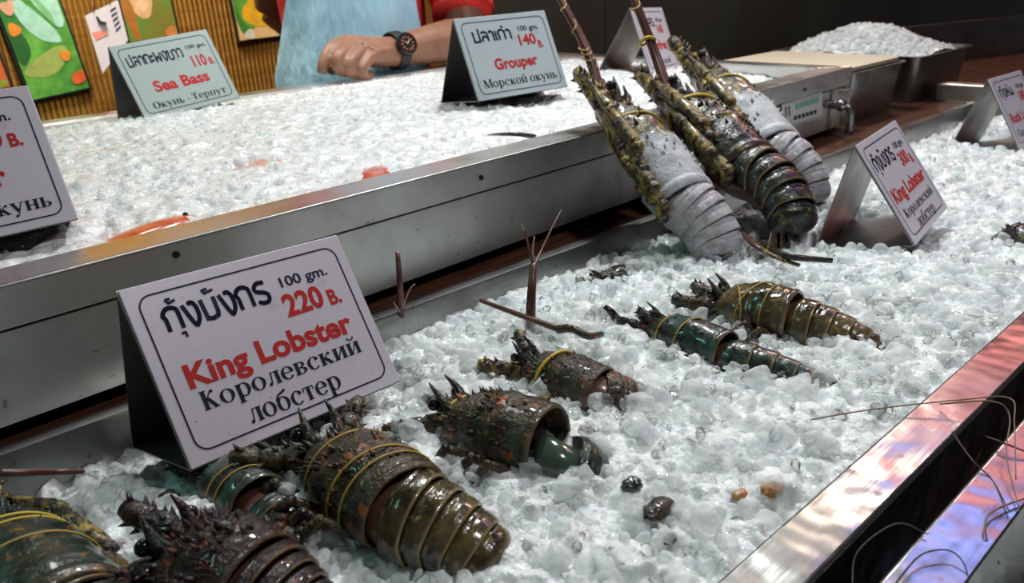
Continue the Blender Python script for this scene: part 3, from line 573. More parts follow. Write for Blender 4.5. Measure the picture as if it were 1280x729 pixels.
M_inside = mat('shell_inside', (0.020, 0.012, 0.010), 0.3); M_flesh = mat('lobster_flesh', (0.10, 0.042, 0.028), 0.35, Coat_Weight=0.4)
M_flesh_g = mat('lobster_membrane', (0.05, 0.075, 0.05), 0.15, Coat_Weight=0.7)
M_eye = mat('lobster_eye', (0.004, 0.004, 0.005), 0.06)
M_straw = mat('straw_tie', (0.42, 0.27, 0.05), 0.55); M_band = mat('yellow_band', (0.50, 0.36, 0.03), 0.5)
M_feel = mat('feeler', (0.075, 0.022, 0.016), 0.35)
t = NT(M_feel); t.col(t.ramp(t.noise(t.co((1, 1, 1)), 60, 3), [(0.3, (0.045, 0.014, 0.010)), (0.7, (0.14, 0.045, 0.03))]))
def interp(u, tab): return float(np.interp(u, [a for a, _ in tab], [b_ for _, b_ in tab]))
WT_ = [(0, .95), (.05, 1.0), (.35, 1.0), (.6, .93), (.78, .78), (.9, .58), (1, .36)]
HT_ = [(0, .97), (.06, 1.0), (.4, 1.02), (.65, .90), (.85, .62), (1, .34)]
def lobster(label, H, J, T, r, up, group=None, car='brown', tail='tail', nseg=5, droop=6, spines=110, horns=True, legs=4, legmat='brown', ties=(), gap=0.0, eyes=True, bases='brown', feelers=(), fan=True, taper=0.62, legside=(1, -1), rh=None, core=None, curl0=0.0, base_dirs=None, flank=False):
    """H, J, T: head tip, back edge of the carapace, tail end"""
    H, J, T = Vector(H), Vector(J), Vector(T); up = Vector(up); L = (H - J).length; rh = rh or r * 0.95
    X = (H - J).normalized(); Z = (up - X * up.dot(X)).normalized(); Y = Z.cross(X)
    m3 = Matrix((X, Y, Z)).transposed(); root = empty('spiny_lobster', Matrix.Translation(J) @ m3.to_4x4(), label, 'lobster', group or 'lobsters lying in the ice')
    loc = lambda p: np.array(m3.transposed() @ (Vector(p) - J))
    n = 40; th = np.arange(n) * 2 * PI / n
    def sect(u, k=1.0, kz=None):
        s_ = np.sin(th); w_, h_ = r * interp(u, WT_) * k, rh * interp(u, HT_) * k
        return np.stack([np.full(n, u * L), w_ * np.sign(np.cos(th)) * np.abs(np.cos(th)) ** 0.9, np.where(s_ > 0, h_ * s_, 0.62 * h_ * s_) - (1 - interp(u, HT_)) * rh * 0.25], 1)
    # carapace
    b = MB(); us = [0.20, 0.02, 0.0, -0.012, 0.0, 0.02, 0.045, 0.06, 0.075, 0.10]; ks = [0.78, 0.88, 0.93, 0.975, 1.01, 1.03, 1.02, 0.965, 0.965, 1.0]; ed = [0, 0, .15, .35, .35, .15, .05, 0, 0, 0]
    us += list(np.linspace(0.14, 1.0, 26)); ks += [1.0] * 26; ed += [0] * 26
    R = [sect(u, k) for u, k in zip(us, ks)]
    P = np.concatenate(R); ku = np.repeat(np.clip((np.array(us) - 0.1) * 6, 0, 1), n)
    nz = (vnoise(P * 110 + 3 + r * 1000) - 0.5) * 0.0035 + (vnoise(P * 260 + 9) - 0.5) * 0.0022
    out = P - np.stack([P[:, 0], P[:, 0] * 0, P[:, 0] * 0], 1); out /= np.linalg.norm(out, axis=1)[:, None] + 1e-9
    P = P + out * (nz * ku * r / 0.026)[:, None]; R = [P[i * n:(i + 1) * n] for i in range(len(us))]
    b.rings(R, True, True, ed)
    b_al = [np.repeat(us, n)]
    nv0 = b.n; sk = r / 0.026
    for _ in range(spines):
        u = RNG.uniform(0.12, 1.0); a = math.radians(RNG.uniform(5, 175)); k = interp(u, WT_); kk = (0.55 + 0.75 * u) * RNG.uniform(0.6, 1.3) * sk
        p = (u * L, r * k * math.cos(a), rh * interp(u, HT_) * math.sin(a) - (1 - interp(u, HT_)) * rh * 0.25)
        b.cone(p, (0.9, math.cos(a), math.sin(a)), 0.0040 * kk, 0.0016 * kk, 5)
    me_al = np.concatenate([np.repeat(us, n), np.clip(np.concatenate([q[:, 0] for q in b.v[1:]]) / L, 0, 1)]) if len(b.v) > 1 else np.repeat(us, n)
    o = b.build('carapace', MS[car], root, True, attr='edge'); at = o.data.attributes.new('along', 'FLOAT', 'POINT'); at.data.foreach_set('value', me_al.astype(np.float32))
    # abdomen
    tl = loc(T); La = np.linalg.norm(tl); d0 = -tl / La * -1.0; yaw = math.atan2(-tl[1], -tl[0]); pit = math.atan2(-tl[2], math.hypot(tl[0], tl[1]))
    pts = [np.array([-gap, 0, -gap * 0.3 - (0.34 if gap > .01 else 0.10 if gap else 0) * r])]; a = pit - math.radians(droop) * nseg * 0.5 + curl0; dirs = []
    l = La / nseg
    for i in range(nseg):
        d = np.array([-math.cos(a) * math.cos(yaw), -math.cos(a) * math.sin(yaw), -math.sin(a)]); dirs.append(d); pts.append(pts[-1] + d * l); a += math.radians(droop)
    if nseg:
        cp = np.array(pts); b = MB(); cr = np.linspace(0.80, taper * 0.8, len(cp)) * r * (.72 if gap > .01 else 1); b.tube(np.concatenate([[cp[0] - dirs[0] * r * 0.9], cp]), np.concatenate([[cr[0] * 0.85], cr]), 20, squash=0.86)
        b.build('flesh', core or (MS['frosttail'] if tail == 'frosttail' else M_flesh), root)
    for i in range(nseg):
        d = dirs[i]; sd = np.cross(d, (0, 0, 1)); sd /= np.linalg.norm(sd); uz = np.cross(sd, d); k0 = 0.97 + (taper - 0.97) * i / nseg; k1 = 0.97 + (taper - 0.97) * (i + 1) / nseg
        thv = np.radians(np.linspace(-32, 212, 34)); R = []; ed = []
        for s_, q, e in ((-0.30, 0.86, 0), (-0.05, 0.93, 0), (0.12, 0.985, .0), (0.20, 0.955, 0.0), (0.28, 0.99, 0), (0.6, 1.02, 0), (0.86, 1.03, .10), (0.95, 1.035, .75), (1.0, 1.02, .8), (1.0, 0.96, .2), (0.75, 0.93, 0)) if i < nseg - 1 else ((-0.30, 0.86, 0), (-0.05, 0.93, 0), (0.12, 0.985, .0), (0.20, 0.955, 0.0), (0.28, 0.99, 0), (0.6, 1.0, 0), (0.86, .93, 0), (1.05, .80, 0), (1.22, .58, 0), (1.33, .32, 0), (1.38, 0.03, 0)):
            q = 1 + (q - 1) * (0.55 if tail == 'frosttail' else 1)
            kk = (k0 + (k1 - k0) * max(0, s_)) * q * r; w_ = np.clip((np.abs(np.degrees(thv) - 90) - 88) / 34, 0, 1)
            R.append(pts[i] + d * l * s_ + (d * l * 0.45)[None] * w_[:, None] * (s_ > 0.2) + kk * (np.cos(thv)[:, None] * sd + 0.92 * np.sin(thv)[:, None] * uz)); ed.append(e if tail != 'frosttail' else 0)
        b = MB(); b.rings(R, False, False, ed); b.build('tail_segment', MS[tail], root, True, attr='edge')
    if fan and nseg:
        d = dirs[-1]; sd = np.cross(d, (0, 0, 1)); sd /= np.linalg.norm(sd); uz = np.cross(sd, d); e0 = pts[-1]
        for q in (-2, -1, 0, 1, 2):
            an = math.radians(q * 24); dd = d * math.cos(an) + sd * math.sin(an); ww = np.cross(uz, dd); R = []
            Lf = r * (1.55 if q else 1.7); hw = r * 0.34
            for s_ in np.linspace(0, 1, 9):
                w_ = hw * math.sin(min(1, 0.28 + s_ * 0.9) * PI) ** 0.5 if s_ < 0.97 else hw * 0.3; c = e0 - d * l * 0.15 + dd * Lf * s_ - uz * (0.12 * r * abs(q) + s_ * s_ * 0.2 * r)
                R.append(np.array([c + ww * w_ * math.cos(z) + uz * (0.0012 + 0.0006 * math.cos(3 * z)) * math.sin(z) for z in np.arange(14) * 2 * PI / 14]))
            b = MB(); b.rings(R, True, True, np.linspace(0, 0.5, 9)); b.build('tail_lobe', MS[tail], root, True, attr='edge')
    # head: horns, eyes, feeler bases
    fz = rh * 0.30
    if horns:
        for s_ in (1, -1):
            b = MB(); b.tube(smooth_path([(L * .86, s_ * r * .30, fz), (L * .95, s_ * r * .34, fz + r * (.22 if flank else .38)), (L * 1.06, s_ * r * .30, fz + r * (.36 if flank else .66))], 5), np.linspace(r * .17, r * .02, 11), 8); b.build('horn', MS['dark' if bases == 'yellow' else bases or car], root, attr='edge')
    if eyes:
        for s_ in (1, -1):
            b = MB(); b.tube([(L * .88, s_ * r * .2, fz * .8), (L * .97, s_ * r * .42, fz * 1.5)], r * .10, 8); e = b.build('eye_stalk', MS[bases], root, attr='edge')
            b = MB(); b.ball((L * .985, s_ * r * .47, fz * 1.65), r * .15); b.build('eye', M_eye, e)
    if bases:
        for q, s_ in enumerate((1, -1)):
            bd = np.array((1, s_ * 0.28, 0.10)) if base_dirs is None else np.array(base_dirs[q], float); bd = bd / np.linalg.norm(bd); p = np.array([L * .93, s_ * r * .38, -rh * .05]); b = MB()
            for k in range(3):
                r0 = r * (.30, .27, .23)[k]; ln_ = r * (.50, .45, .55)[k]
                b.tube([p - bd * r0 * .2, p + bd * r0 * .1, p + bd * ln_ * .7, p + bd * ln_], [r0 * .75, r0, r0 * .95, r0 * .7], 12)
                for _ in range(7):
                    v_ = RNG.normal(size=3); v_ -= bd * (v_ @ bd); v_ /= np.linalg.norm(v_); b.cone(p + bd * ln_ * RNG.uniform(.1, .9) + v_ * r0 * .9, v_ + bd * .8, r * .17, r * .07)
                p = p + bd * ln_
            b.build('feeler_base', MS[bases], root, attr='edge')
    for path, ra, rb in feelers:
        P = smooth_path([loc(q) for q in path], 8); b = MB(); b.tube(P, np.linspace(ra, rb, len(P)), 8); b.build('feeler', M_feel, root)
    # legs
    for s_ in legside:
        for k in range(legs):
            hx = L * (0.12 + 0.19 * k); y0 = s_ * r * 0.80; z0 = -rh * 0.40
            if flank:              # folded forward in a row along the side
                hx = L * (-.10 + .13 * k); pl = [(hx, s_ * r * .85, z0 - rh * .1), (hx + L * .06, s_ * r * (1.10 + .10 * (k % 2)), z0 + rh * (.10 + .16 * k)), (hx + L * .42, s_ * r * (1.10 + .06 * (k % 2) - .03 * k), z0 + rh * (.14 + .17 * k)), (hx + L * .80, s_ * r * (.78 - .04 * k), z0 + rh * (.2 + .1 * k))]; rr = np.array([.16, .185, .165, .07]) * r
            else:
                pl = [(hx, y0, z0), (hx + L * .10, s_ * r * 1.35, z0 + rh * .35), (hx + L * .26, s_ * r * 1.75, z0 - rh * .25), (hx + L * .40, s_ * r * 1.55, z0 - rh * .5)]; rr = np.array([.11, .12, .09, .03]) * r
            pl = np.array(pl) + RNG.normal(size=(4, 3)) * r * 0.05; b = MB()
            for q in range(3):     # jointed, thicker at the knees
                A, B_ = pl[q], pl[q + 1]; b.tube([A, A * .85 + B_ * .15, A * .3 + B_ * .7, B_], [rr[q] * .8, rr[q], rr[q + 1] * .95, rr[q + 1] * .8], 8); b.ball(B_, rr[q + 1] * 1.02, 8, 5)
            b.build('leg', MS[legmat], root, attr='edge')
    # ties
    for u, tilt, rr, mt in ties:
        P = []
        for q in range(49):
            a_ = q / 48 * 2 * PI; uu = u + tilt * math.cos(a_); k = interp(uu, WT_); s2 = math.sin(a_)
            P.append((uu * L, r * k * 1.045 * math.cos(a_), rh * interp(uu, HT_) * (s2 if s2 > 0 else .62 * s2) * 1.045 - (1 - interp(uu, HT_)) * rh * .25))
        b = MB(); b.tube(P, rr, 6, caps=False); b.build('tie', mt, root)
    return root
UP = (0, 0, 1); A = at_z
lobster('dark olive spiny lobster with three straw ties, largest one lying on the ice', A(398, 560, .846), A(508, 642, .846), A(618, 714, .826), .0285, (0.10, 0.12, 1),
        car='brown', tail='tail', ties=((.58, .05, .0007, M_straw), (.26, .06, .0007, M_straw), (.16, .03, .0006, M_straw)), spines=120, droop=5, fan=True, gap=0, base_dirs=[(.5, .8, .1), (.7, -.8, .3)])
lobster('dark reddish spiny lobster with thick feeler base and upright horn at the bottom edge', A(214, 690, .847), A(325, 742, .844), A(400, 800, .830), .029, (-.05, 0.1, 1),
        car='dark', tail='dark', legmat='dark', bases='dark', spines=170, droop=5, base_dirs=[(.3, 1, .25), (1, .15, .25)], horns=True, legs=3)
lobster('spiny lobster with two bright yellow straw ties, cut off at the lower left corner', A(-52, 660, .840), A(84, 800, .838), A(170, 860, .830), .034, (0.1, 0.2, 1),
        car='green', tail='green', legmat='yellow', bases='yellow', spines=40, ties=((.52, .03, .0009, M_band), (.46, .03, .0008, M_band), (.30, .02, .0006, M_straw)), legs=4, flank=True)
lobster('small greenish lobster with gaping carapace, half buried under the largest price sign', A(262, 586, .832), A(325, 632, .836), A(388, 690, .822), .0185, (0.05, 0.15, 1),
        car='green', tail='green', legmat='dark', bases='dark', spines=30, ties=((.34, .06, .0006, M_straw), (.22, .03, .0005, M_straw)), gap=.008, legs=2, droop=4)
lobster('olive lobster with hollow open carapace and tail sunk in the ice, mid tray', A(556, 518, .842), A(686, 556, .845), A(770, 622, .806), .0250, (0.05, 0.1, 1),
        car='brown', tail='green', legmat='brown', spines=110, ties=((.86, .05, .0013, M_band),), gap=.012, droop=2, core=M_flesh_g, taper=.42, base_dirs=[(.8, .6, -.1), (1, -.1, -.05)], legs=3)
lobster('mottled orange and black lobster head with raised spines, just behind the hollow lobster', A(652, 455, .840), A(752, 494, .836), A(822, 524, .812), .0205, (0, 0.1, 1),
        car='brown', tail='brown', legmat='yellow', bases='yellow', spines=110, ties=((.55, .06, .0013, M_band),), droop=4, legs=3, base_dirs=[(.9, .6, .15), (1, -.5, .5)])
lobster('slim teal green lobster lying outstretched in the ice, centre right', A(808, 404, .842), A(908, 440, .842), A(1040, 490, .830), .0165, (0, 0.1, 1),
        car='green', tail='green', legmat='dark', bases='dark', spines=30, ties=((.68, .04, .0007, M_straw), (.42, .05, .0007, M_straw)), gap=.006, droop=3, legs=2, taper=.55)
lobster('glossy brown ringed lobster tail with straw ties, behind the slim teal lobster', A(893, 377, .843), A(992, 398, .844), A(1090, 446, .826), .0235, (0, 0.1, 1),
        car='tail', tail='tail', legmat='brown', bases='brown', spines=8, ties=((.72, -.22, .0006, M_straw), (.42, .16, .0006, M_straw), (.25, .03, .0005, M_straw)), droop=6, legs=2, gap=.004)
lobster('dark spotted lobster piece poking from the ice at the right edge', A(1246, 296, .838), A(1300, 312, .838), A(1360, 330, .832), .021, (0, 0.1, 1),
        car='purple', tail='tail', legmat='dark', bases=None, spines=20, legs=0, horns=False, eyes=False)
lobster('tiny green and yellow lobster head surfacing by the tray wall', A(742, 352, .828), A(795, 345, .824), A(840, 352, .80), .0125, (0, 0.2, 1),
        car='purple', tail='green', legmat='yellow', bases='yellow', spines=30, legs=2, nseg=3)
# three big ones leaning on the steel bin, feelers tied upright
def V3(*p): return Vector(p)
G = 'lobsters leaning on the bin'
up3 = (.42, -.66, .62)
h1 = at_y(757, 128, .588); f1 = [h1 + V3(-.004, .004, .0), at_y(735, 70, .625), at_y(700, 0, .66), at_y(672, -60, .69)]
h2 = at_y(836, 124, .588); f2 = [h2, at_y(818, 70, .62), at_y(792, 0, .65), at_y(772, -60, .68)]
lobster('frosted pale grey lobster leaning on the bin, left of the three, reddish feelers tied upright', h1, at_y(853, 258, .455), at_z(888, 320, .832), .0385, (.45, -.62, .62), G,
        car='frost', tail='frosttail', legmat='yellow', bases='yellow', spines=60, ties=((.62, .05, .0014, M_band),), droop=8, legs=4, flank=True, taper=.88, fan=False, nseg=5, legside=(1, -1), base_dirs=[(1, .05, 0), (1, -.05, .1)],
        feelers=[(f1, .0062, .0016), ([p + V3(.006, .002, .001) for p in f1], .0052, .0014)])
lobster('glossy dark green lobster leaning on the bin, middle of the three, feelers tied upright', h2, at_y(934, 218, .448), at_z(982, 297, .838), .0410, (.40, -.62, .66), G,
        car='purple', tail='purple', legmat='yellow', bases='yellow', spines=110, ties=((.66, .05, .0024, M_band), (.90, .02, .0014, M_band), (.30, .10, .0007, M_straw)), droop=12, legs=4, flank=True, taper=.72, fan=True, nseg=5, base_dirs=[(1, .05, 0), (1, -.05, .1)],
        feelers=[(f2, .0060, .0022), ([p + V3(.0085, .003, .001) for p in f2], .0056, .002)])
lobster('frosted grey lobster leaning on the bin, right of the three, partly behind a price sign', at_y(872, 88, .630), at_y(966, 194, .475), at_z(1002, 258, .836), .0395, (.40, -.60, .68), G,
        car='frost', tail='frosttail', legmat='yellow', bases='yellow', spines=60, ties=((.60, .05, .0014, M_band),), droop=12, legs=4, flank=True, taper=.78, fan=False, nseg=5, base_dirs=[(1, .35, 0.1), (1, -.05, .1)])
# straw wrapping on the tied feelers
def wrap(P, turns, rad, rr, name, label):
    P = smooth_path(P, 10); Q = []
    for i in range(turns * 12 + 1):
        s_ = i / (turns * 12) * (len(P) - 1); j = min(int(s_), len(P) - 2); c = P[j] * (1 - s_ + j) + P[j + 1] * (s_ - j); a = i * PI / 6; Q.append(c + np.array([math.cos(a), math.sin(a) * .8, math.sin(a) * .4]) * rad)
    b = MB(); b.tube(Q, rr, 5); return tag(b.build(name, M_straw, None), label, 'tie')
wrap([at_y(742, 88, .616), at_y(735, 70, .624), at_y(728, 58, .63)], 4, .0068, .0010, 'straw_tie', 'straw tie wound round the feelers of the left leaning lobster')
wrap([at_y(728, 54, .632), at_y(712, 24, .648), at_y(700, 0, .66), at_y(690, -25, .67)], 3, .0058, .0011, 'straw_tie', 'loose straw spiralling up the top of the left leaning feelers')
b = MB(); c = np.array(at_y(806, 52, .632)); ax = np.array(f2[0] - f2[2]); ax /= np.linalg.norm(ax); u_ = np.cross(ax, (0, 0, 1)); u_ /= np.linalg.norm(u_); v_ = np.cross(ax, u_)
c = c + np.array((.004, .0, 0)); b.tube([c + (u_ * math.cos(q) + v_ * math.sin(q)) * .0098 + ax * .0015 * math.sin(2 * q) for q in np.linspace(0, 2 * PI, 30)], .0021, 6)
tag(b.build('rubber_band', M_band, None), 'yellow band round the upright feelers of the middle leaning lobster', 'band')
wrap([at_y(798, 22, .642), at_y(792, 0, .65), at_y(785, -20, .66)], 2, .0075, .0010, 'straw_tie', 'straw tie high on the feelers of the middle leaning lobster')
# loose legs, feelers and scraps on the ice
def stick(name, label, P, ra, rb, m, cat, n=8, extra=(), group=None):
    P = smooth_path(P, 6); b = MB(); b.tube(P, np.linspace(ra, rb, len(P)), n); o = b.build(name, m, None); tag(o, label, cat, group)
    for E_, a_, c_, mm in extra:
        Q = smooth_path(E_, 5); b = MB(); b.tube(Q, np.linspace(a_, c_, len(Q)), 6); b.build('bristle', mm, o)
    return o
M_pale = mat('pale_bristle', (0.36, 0.24, 0.14), 0.5)
stick('lobster_feeler', 'short blunt brown feeler stump standing upright beside the largest price sign', [at_z(502, 404, .822), at_y(500, 360, .52), at_y(497, 315, .53)], .0032, .0020, M_feel, 'feeler', extra=[((at_y(503, 385, .515), at_y(512, 362, .512), at_y(519, 355, .51)), .0006, .0004, M_pale), ((at_y(500, 390, .515), at_y(492, 378, .51)), .0006, .0004, M_pale)])
q0 = at_z(663, 418, .828)
stick('lobster_feeler', 'forked upright brown feeler with whiskers near the tray wall', [q0, at_y(664, 375, .42), at_y(667, 330, .43)], .0046, .0030, M_feel, 'feeler',
      extra=[((at_y(667, 332, .43), at_y(660, 305, .432), at_y(655, 285, .434)), .0014, .0007, M_feel), ((at_y(668, 332, .43), at_y(676, 315, .44), at_y(690, 285, .45), at_y(702, 262, .46)), .0014, .0006, M_feel), ((at_y(666, 332, .43), at_y(666, 310, .433), at_y(668, 296, .435)), .0011, .0006, M_pale), ((at_y(655, 288, .434), at_y(652, 281, .434)), .0008, .0005, M_pale), ((at_y(669, 345, .43), at_y(671, 334, .428)), .0008, .0005, M_pale)])
stick('lobster_feeler', 'thin dark feeler lying slantwise across the ice by the forked one', [at_z(601, 376, .846), at_z(650, 394, .850), at_z(700, 412, .848)], .0018, .0028, M_feel, 'feeler')
stick('shell_piece', 'dark knobbly leg piece at the end of the slanting feeler', [at_z(698, 412, .848), at_z(715, 411, .852), at_z(735, 420, .848), at_z(752, 418, .843)], .0036, .0026, MS['brown'], 'shell piece')
stick('lobster_feeler', 'long dark red feeler lying against the bare tray wall at the left edge', [at_y(-30, 592, .500), at_y(30, 591, .498), at_y(75, 590, .49), at_z(104, 590, .826)], .0030, .0016, M_feel, 'feeler')
stick('shell_piece', 'small dark leg tip sticking up behind the slim teal lobster', [at_z(770, 398, .840), at_z(764, 390, .848), at_z(756, 383, .852)], .0040, .0022, MS['purple'], 'shell piece')
stick('shell_piece', 'brown leg tip just ahead of the slim teal lobster head', [at_z(838, 404, .842), at_z(822, 393, .852), at_z(812, 389, .856)], .0028, .0012, MS['brown'], 'shell piece')
stick('shell_piece', 'reddish leg lying under the leaning lobsters on the ice', [at_z(928, 292, .842), at_z(945, 308, .846), at_z(962, 318, .842)], .0032, .0022, M_flesh, 'shell piece')
stick('shell_piece', 'pale yellow leg lying on the ice under the leaning lobsters', [at_z(938, 298, .838), at_z(962, 318, .848), at_z(1000, 332, .842)], .0026, .0018, MS['yellow'], 'shell piece')
stick('shell_piece', 'black glossy leg on the ice left of the king lobster 300 sign', [at_z(950, 305, .842), at_z(985, 320, .850), at_z(1040, 326, .846)], .0045, .0026, MS['purple'], 'shell piece')
def scrap(name, label, c, r, m, cat):
    V, F = ico(3); W = V * np.array(r) * (0.7 + 0.6 * vnoise(V * 2.3 + c[0] * 90))[:, None] + np.array(c); b = MB(); b.add(W, [tuple(f) for f in F]); return tag(b.build(name, m, None), label, cat)
M_amber = mat('amber_scrap', (0.42, 0.20, 0.07), 0.35)
scrap('shell_scrap', 'amber shell scrap frozen in the ice near the front rail', A(966, 612, .846), (.007, .005, .0028), M_amber, 'scrap')
scrap('shell_scrap', 'small pale amber scrap beside the larger amber scrap', A(925, 618, .844), (.005, .003, .002), M_amber, 'scrap')
scrap('shell_scrap', 'dark red shell scrap in front of the largest price sign', A(210, 622, .838), (.006, .005, .004), MS['dark'], 'scrap')
scrap('shell_scrap', 'dark green shell scrap in the ice past the hollow lobster tail', A(790, 606, .842), (.0060, .005, .0035), MS['green'], 'scrap')
scrap('shell_scrap', 'mottled olive shell scrap at the far end of the hollow lobster tail', A(822, 637, .843), (.0105, .006, .004), MS['brown'], 'scrap')
scrap('shell_scrap', 'black shell speck at the tail of the mottled orange lobster', A(838, 674, .842), (.0045, .003, .002), MS['dark'], 'scrap')
# wiry whiskers over the front rails at the right
M_hair = mat('whisker', (0.20, 0.12, 0.07), 0.5); M_hair_d = mat('whisker_dark', (0.02, 0.015, 0.014), 0.5)
WH = [('long pale whisker arching from the ice over the front rail', [(995, 528, .845), (1090, 512, .853), (1200, 500, .858), (1262, 498, .866), (1268, 530, .862), (1270, 600, .853)], .0005, M_hair),
      ('pale whisker drooping beside the long arching one at the right edge', [(1175, 505, .853), (1240, 502, .868), (1262, 520, .864), (1258, 570, .856), (1275, 640, .852)], .0005, M_hair),
      ('dark whisker looping across the dark gap and neighbouring rail', [(1065, 735, .84), (1072, 690, .845), (1120, 655, .852), (1160, 668, .852)], .0005, M_hair_d),
      ('dark curved whisker at the bottom of the neighbouring rail', [(1115, 735, .852), (1150, 695, .854), (1185, 688, .854), (1205, 705, .852), (1212, 735, .848)], .0005, M_hair_d),
      ('short dark whisker crossing the front rail edge above the gap', [(1190, 540, .852), (1215, 575, .853), (1240, 600, .85), (1262, 640, .852)], .0005, M_hair_d),
      ('dark straight bristle over the gap at the right edge', [(1232, 546, .853), (1260, 556, .854), (1290, 568, .852)], .0007, M_hair_d),
      ('brown whisker hanging over the inner edge of the neighbouring tray', [(1290, 620, .852), (1240, 640, .853), (1232, 668, .852), (1250, 705, .84)], .0006, M_hair)]
for lb, P, rr, m in WH: stick('whisker', lb, [at_z(*p) for p in P], rr, rr * .6, m, 'whisker', 5, group='whiskers over the front rails')
# fish in the shaved ice
def fish(label, c, yaw, L, roll, m, depth):
    M = Matrix.Translation(Vector(c)) @ Matrix.Rotation(yaw, 4, 'Z') @ Matrix.Rotation(roll, 4, 'X'); root = empty('whole_fish', M, label, 'fish', 'fish under the shaved ice'); R = []
    for u in np.linspace(0, 1, 18):
        h_ = L * .17 * (math.sin(PI * min(1, u * 1.04 + .0) ** .75) ** .8 + .08); w_ = h_ * .42; R.append([(L * (.5 - u), w_ * math.cos(a), h_ * math.sin(a)) for a in np.arange(20) * 2 * PI / 20])
    b = MB(); b.rings(R); b.build('body', m, root)
    b = MB(); b.hexa([(-L * .46, -.001, -L * .02), (-L * .64, -.0006, -L * .13), (-L * .64, .0006, -L * .13), (-L * .46, .001, -L * .02)], [(-L * .46, -.001, L * .02), (-L * .64, -.0006, L * .13), (-L * .64, .0006, L * .13), (-L * .46, .001, L * .02)]); b.build('tail_fin', m, root, False)
    b = MB(); b.hexa([(L * .2, -.001, L * .14), (-L * .25, -.001, L * .10), (-L * .25, .001, L * .10), (L * .2, .001, L * .14)], [(L * .14, -.0005, L * .21), (-L * .27, -.0005, L * .17), (-L * .27, .0005, L * .17), (L * .14, .0005, L * .21)]); b.build('dorsal_fin', m, root, False)
    for s_ in (1, -1): b = MB(); b.ball((L * .37, s_ * L * .052, L * .045), L * .02); b.build('eye', M_eye, root)
    return root
M_fish = mat('red_fish', (0.62, 0.10, 0.035), 0.25, Coat_Weight=0.6); t = NT(M_fish); t.col(t.ramp(t.noise(t.co(), 70, 3), [(0.3, (0.50, 0.05, 0.02)), (0.7, (0.75, 0.20, 0.08))]))
M_fish_p = mat('pink_fish', (0.66, 0.36, 0.30), 0.3, Coat_Weight=0.4); M_fish_d = mat('grey_fish', (0.05, 0.045, 0.045), 0.3, Coat_Weight=0.5)
p = at_z(167, 281, .925); fish('orange red fish flank showing through the ice near the left bin rim', (p.x, p.y, z_up(p.x, p.y) - .0075), .35, .13, 1.35, M_fish, 0)
p = at_z(461, 207, .930); fish('orange red fish showing through the ice at mid bin rim', (p.x, p.y, z_up(p.x, p.y) - .0075), 1.0, .13, 1.35, M_fish, 0)
p = at_z(280, 200, .938); fish('pinkish fish faintly showing in the middle of the shaved ice', (p.x, p.y, z_up(p.x, p.y) - .0212), .2, .2, 1.35, M_fish_p, 0)
stick('fish_fin', 'dark curved fish fin poking from the shaved ice at the rim', [at_z(610, 169, .932), at_z(625, 168, .939), at_z(648, 168, .939), at_z(668, 171, .932)], .0012, .0030, M_fish_d, 'fin')
# ---- the two steel pans at the far right
def pan(name, label, x0, x1, y0, y1, z0, z1, tp=.010):
    root = empty(name, ((x0 + x1) / 2, (y0 + y1) / 2, z0), label, 'pan', 'steel pans at the far right'); I = Matrix.Translation((-(x0 + x1) / 2, -(y0 + y1) / 2, -z0))
    def rr(x0, x1, y0, y1, z, r=.02):
        P = []
        for cx_, cy_, a0 in ((x1 - r, y0 + r, -90), (x1 - r, y1 - r, 0), (x0 + r, y1 - r, 90), (x0 + r, y0 + r, 180)):
            for k in range(6): a = math.radians(a0 + k * 18); P.append((cx_ + r * math.cos(a), cy_ + r * math.sin(a), z))
        return P
    b = MB(); t2 = .0015
    b.rings([rr(x0 + tp, x1 - tp, y0 + tp, y1 - tp, z0), rr(x0, x1, y0, y1, z1), rr(x0 + t2, x1 - t2, y0 + t2, y1 - t2, z1), rr(x0 + tp + t2, x1 - tp - t2, y0 + tp + t2, y1 - tp - t2, z0 + t2)], True, True); b.build('body', M_steel_dk, root, True, I, angle=.5)
    b = MB(); b.rings([rr(x0 - .006, x1 + .006, y0 - .006, y1 + .006, z1 - .001, .024), rr(x0 - .006, x1 + .006, y0 - .006, y1 + .006, z1 + .001, .024), rr(x0, x1, y0, y1, z1 + .001), rr(x0, x1, y0, y1, z1 - .001), rr(x0 - .006, x1 + .006, y0 - .006, y1 + .006, z1 - .001, .024)], True, False); b.build('lip', M_steel, root, True, I, angle=.5)
    return rr
pan('steel_pan', 'steel pan with a cream lid right of the ice bin', 1.345, 1.565, .632, .90, .828, .918)
rr = pan('steel_pan', 'steel pan heaped with crushed ice at the far right', 1.63, 1.89, .632, .95, .828, .918)
b = MB(); b.rings([rr(1.342, 1.566, .640, .905, .9195), rr(1.342, 1.566, .640, .905, .926), rr(1.350, 1.558, .648, .897, .928)])
tag(b.build('pan_lid', mat('cream_plastic', (0.62, 0.54, 0.40), 0.4), None, True, angle=.5), 'flat cream board lying on the nearer steel pan', 'lid')
def z_hp(x, y): return .905 + .060 * np.exp(-((x - 1.765) / .10) ** 2 - ((y - .80) / .13) ** 2)
v, f = bed(1.643, 1.877, lambda x: .645, lambda x: .937, 80, 90, lambda x, y: z_hp(x, y), 1.0, 21)
n = 1600; x = RNG.uniform(1.65, 1.87, n); y = RNG.uniform(.655, .93, n); r = RNG.uniform(.003, .0085, n)
join_ice('crushed_ice', [((v, tri(f)), 0), (scatter(np.stack([x, y, z_hp(x, y) + r * RNG.uniform(-.3, .5, n)], 1), r, SH2, F2), 1)], [M_ice_bed, M_ice], 'heap of crushed ice in the far right steel pan')
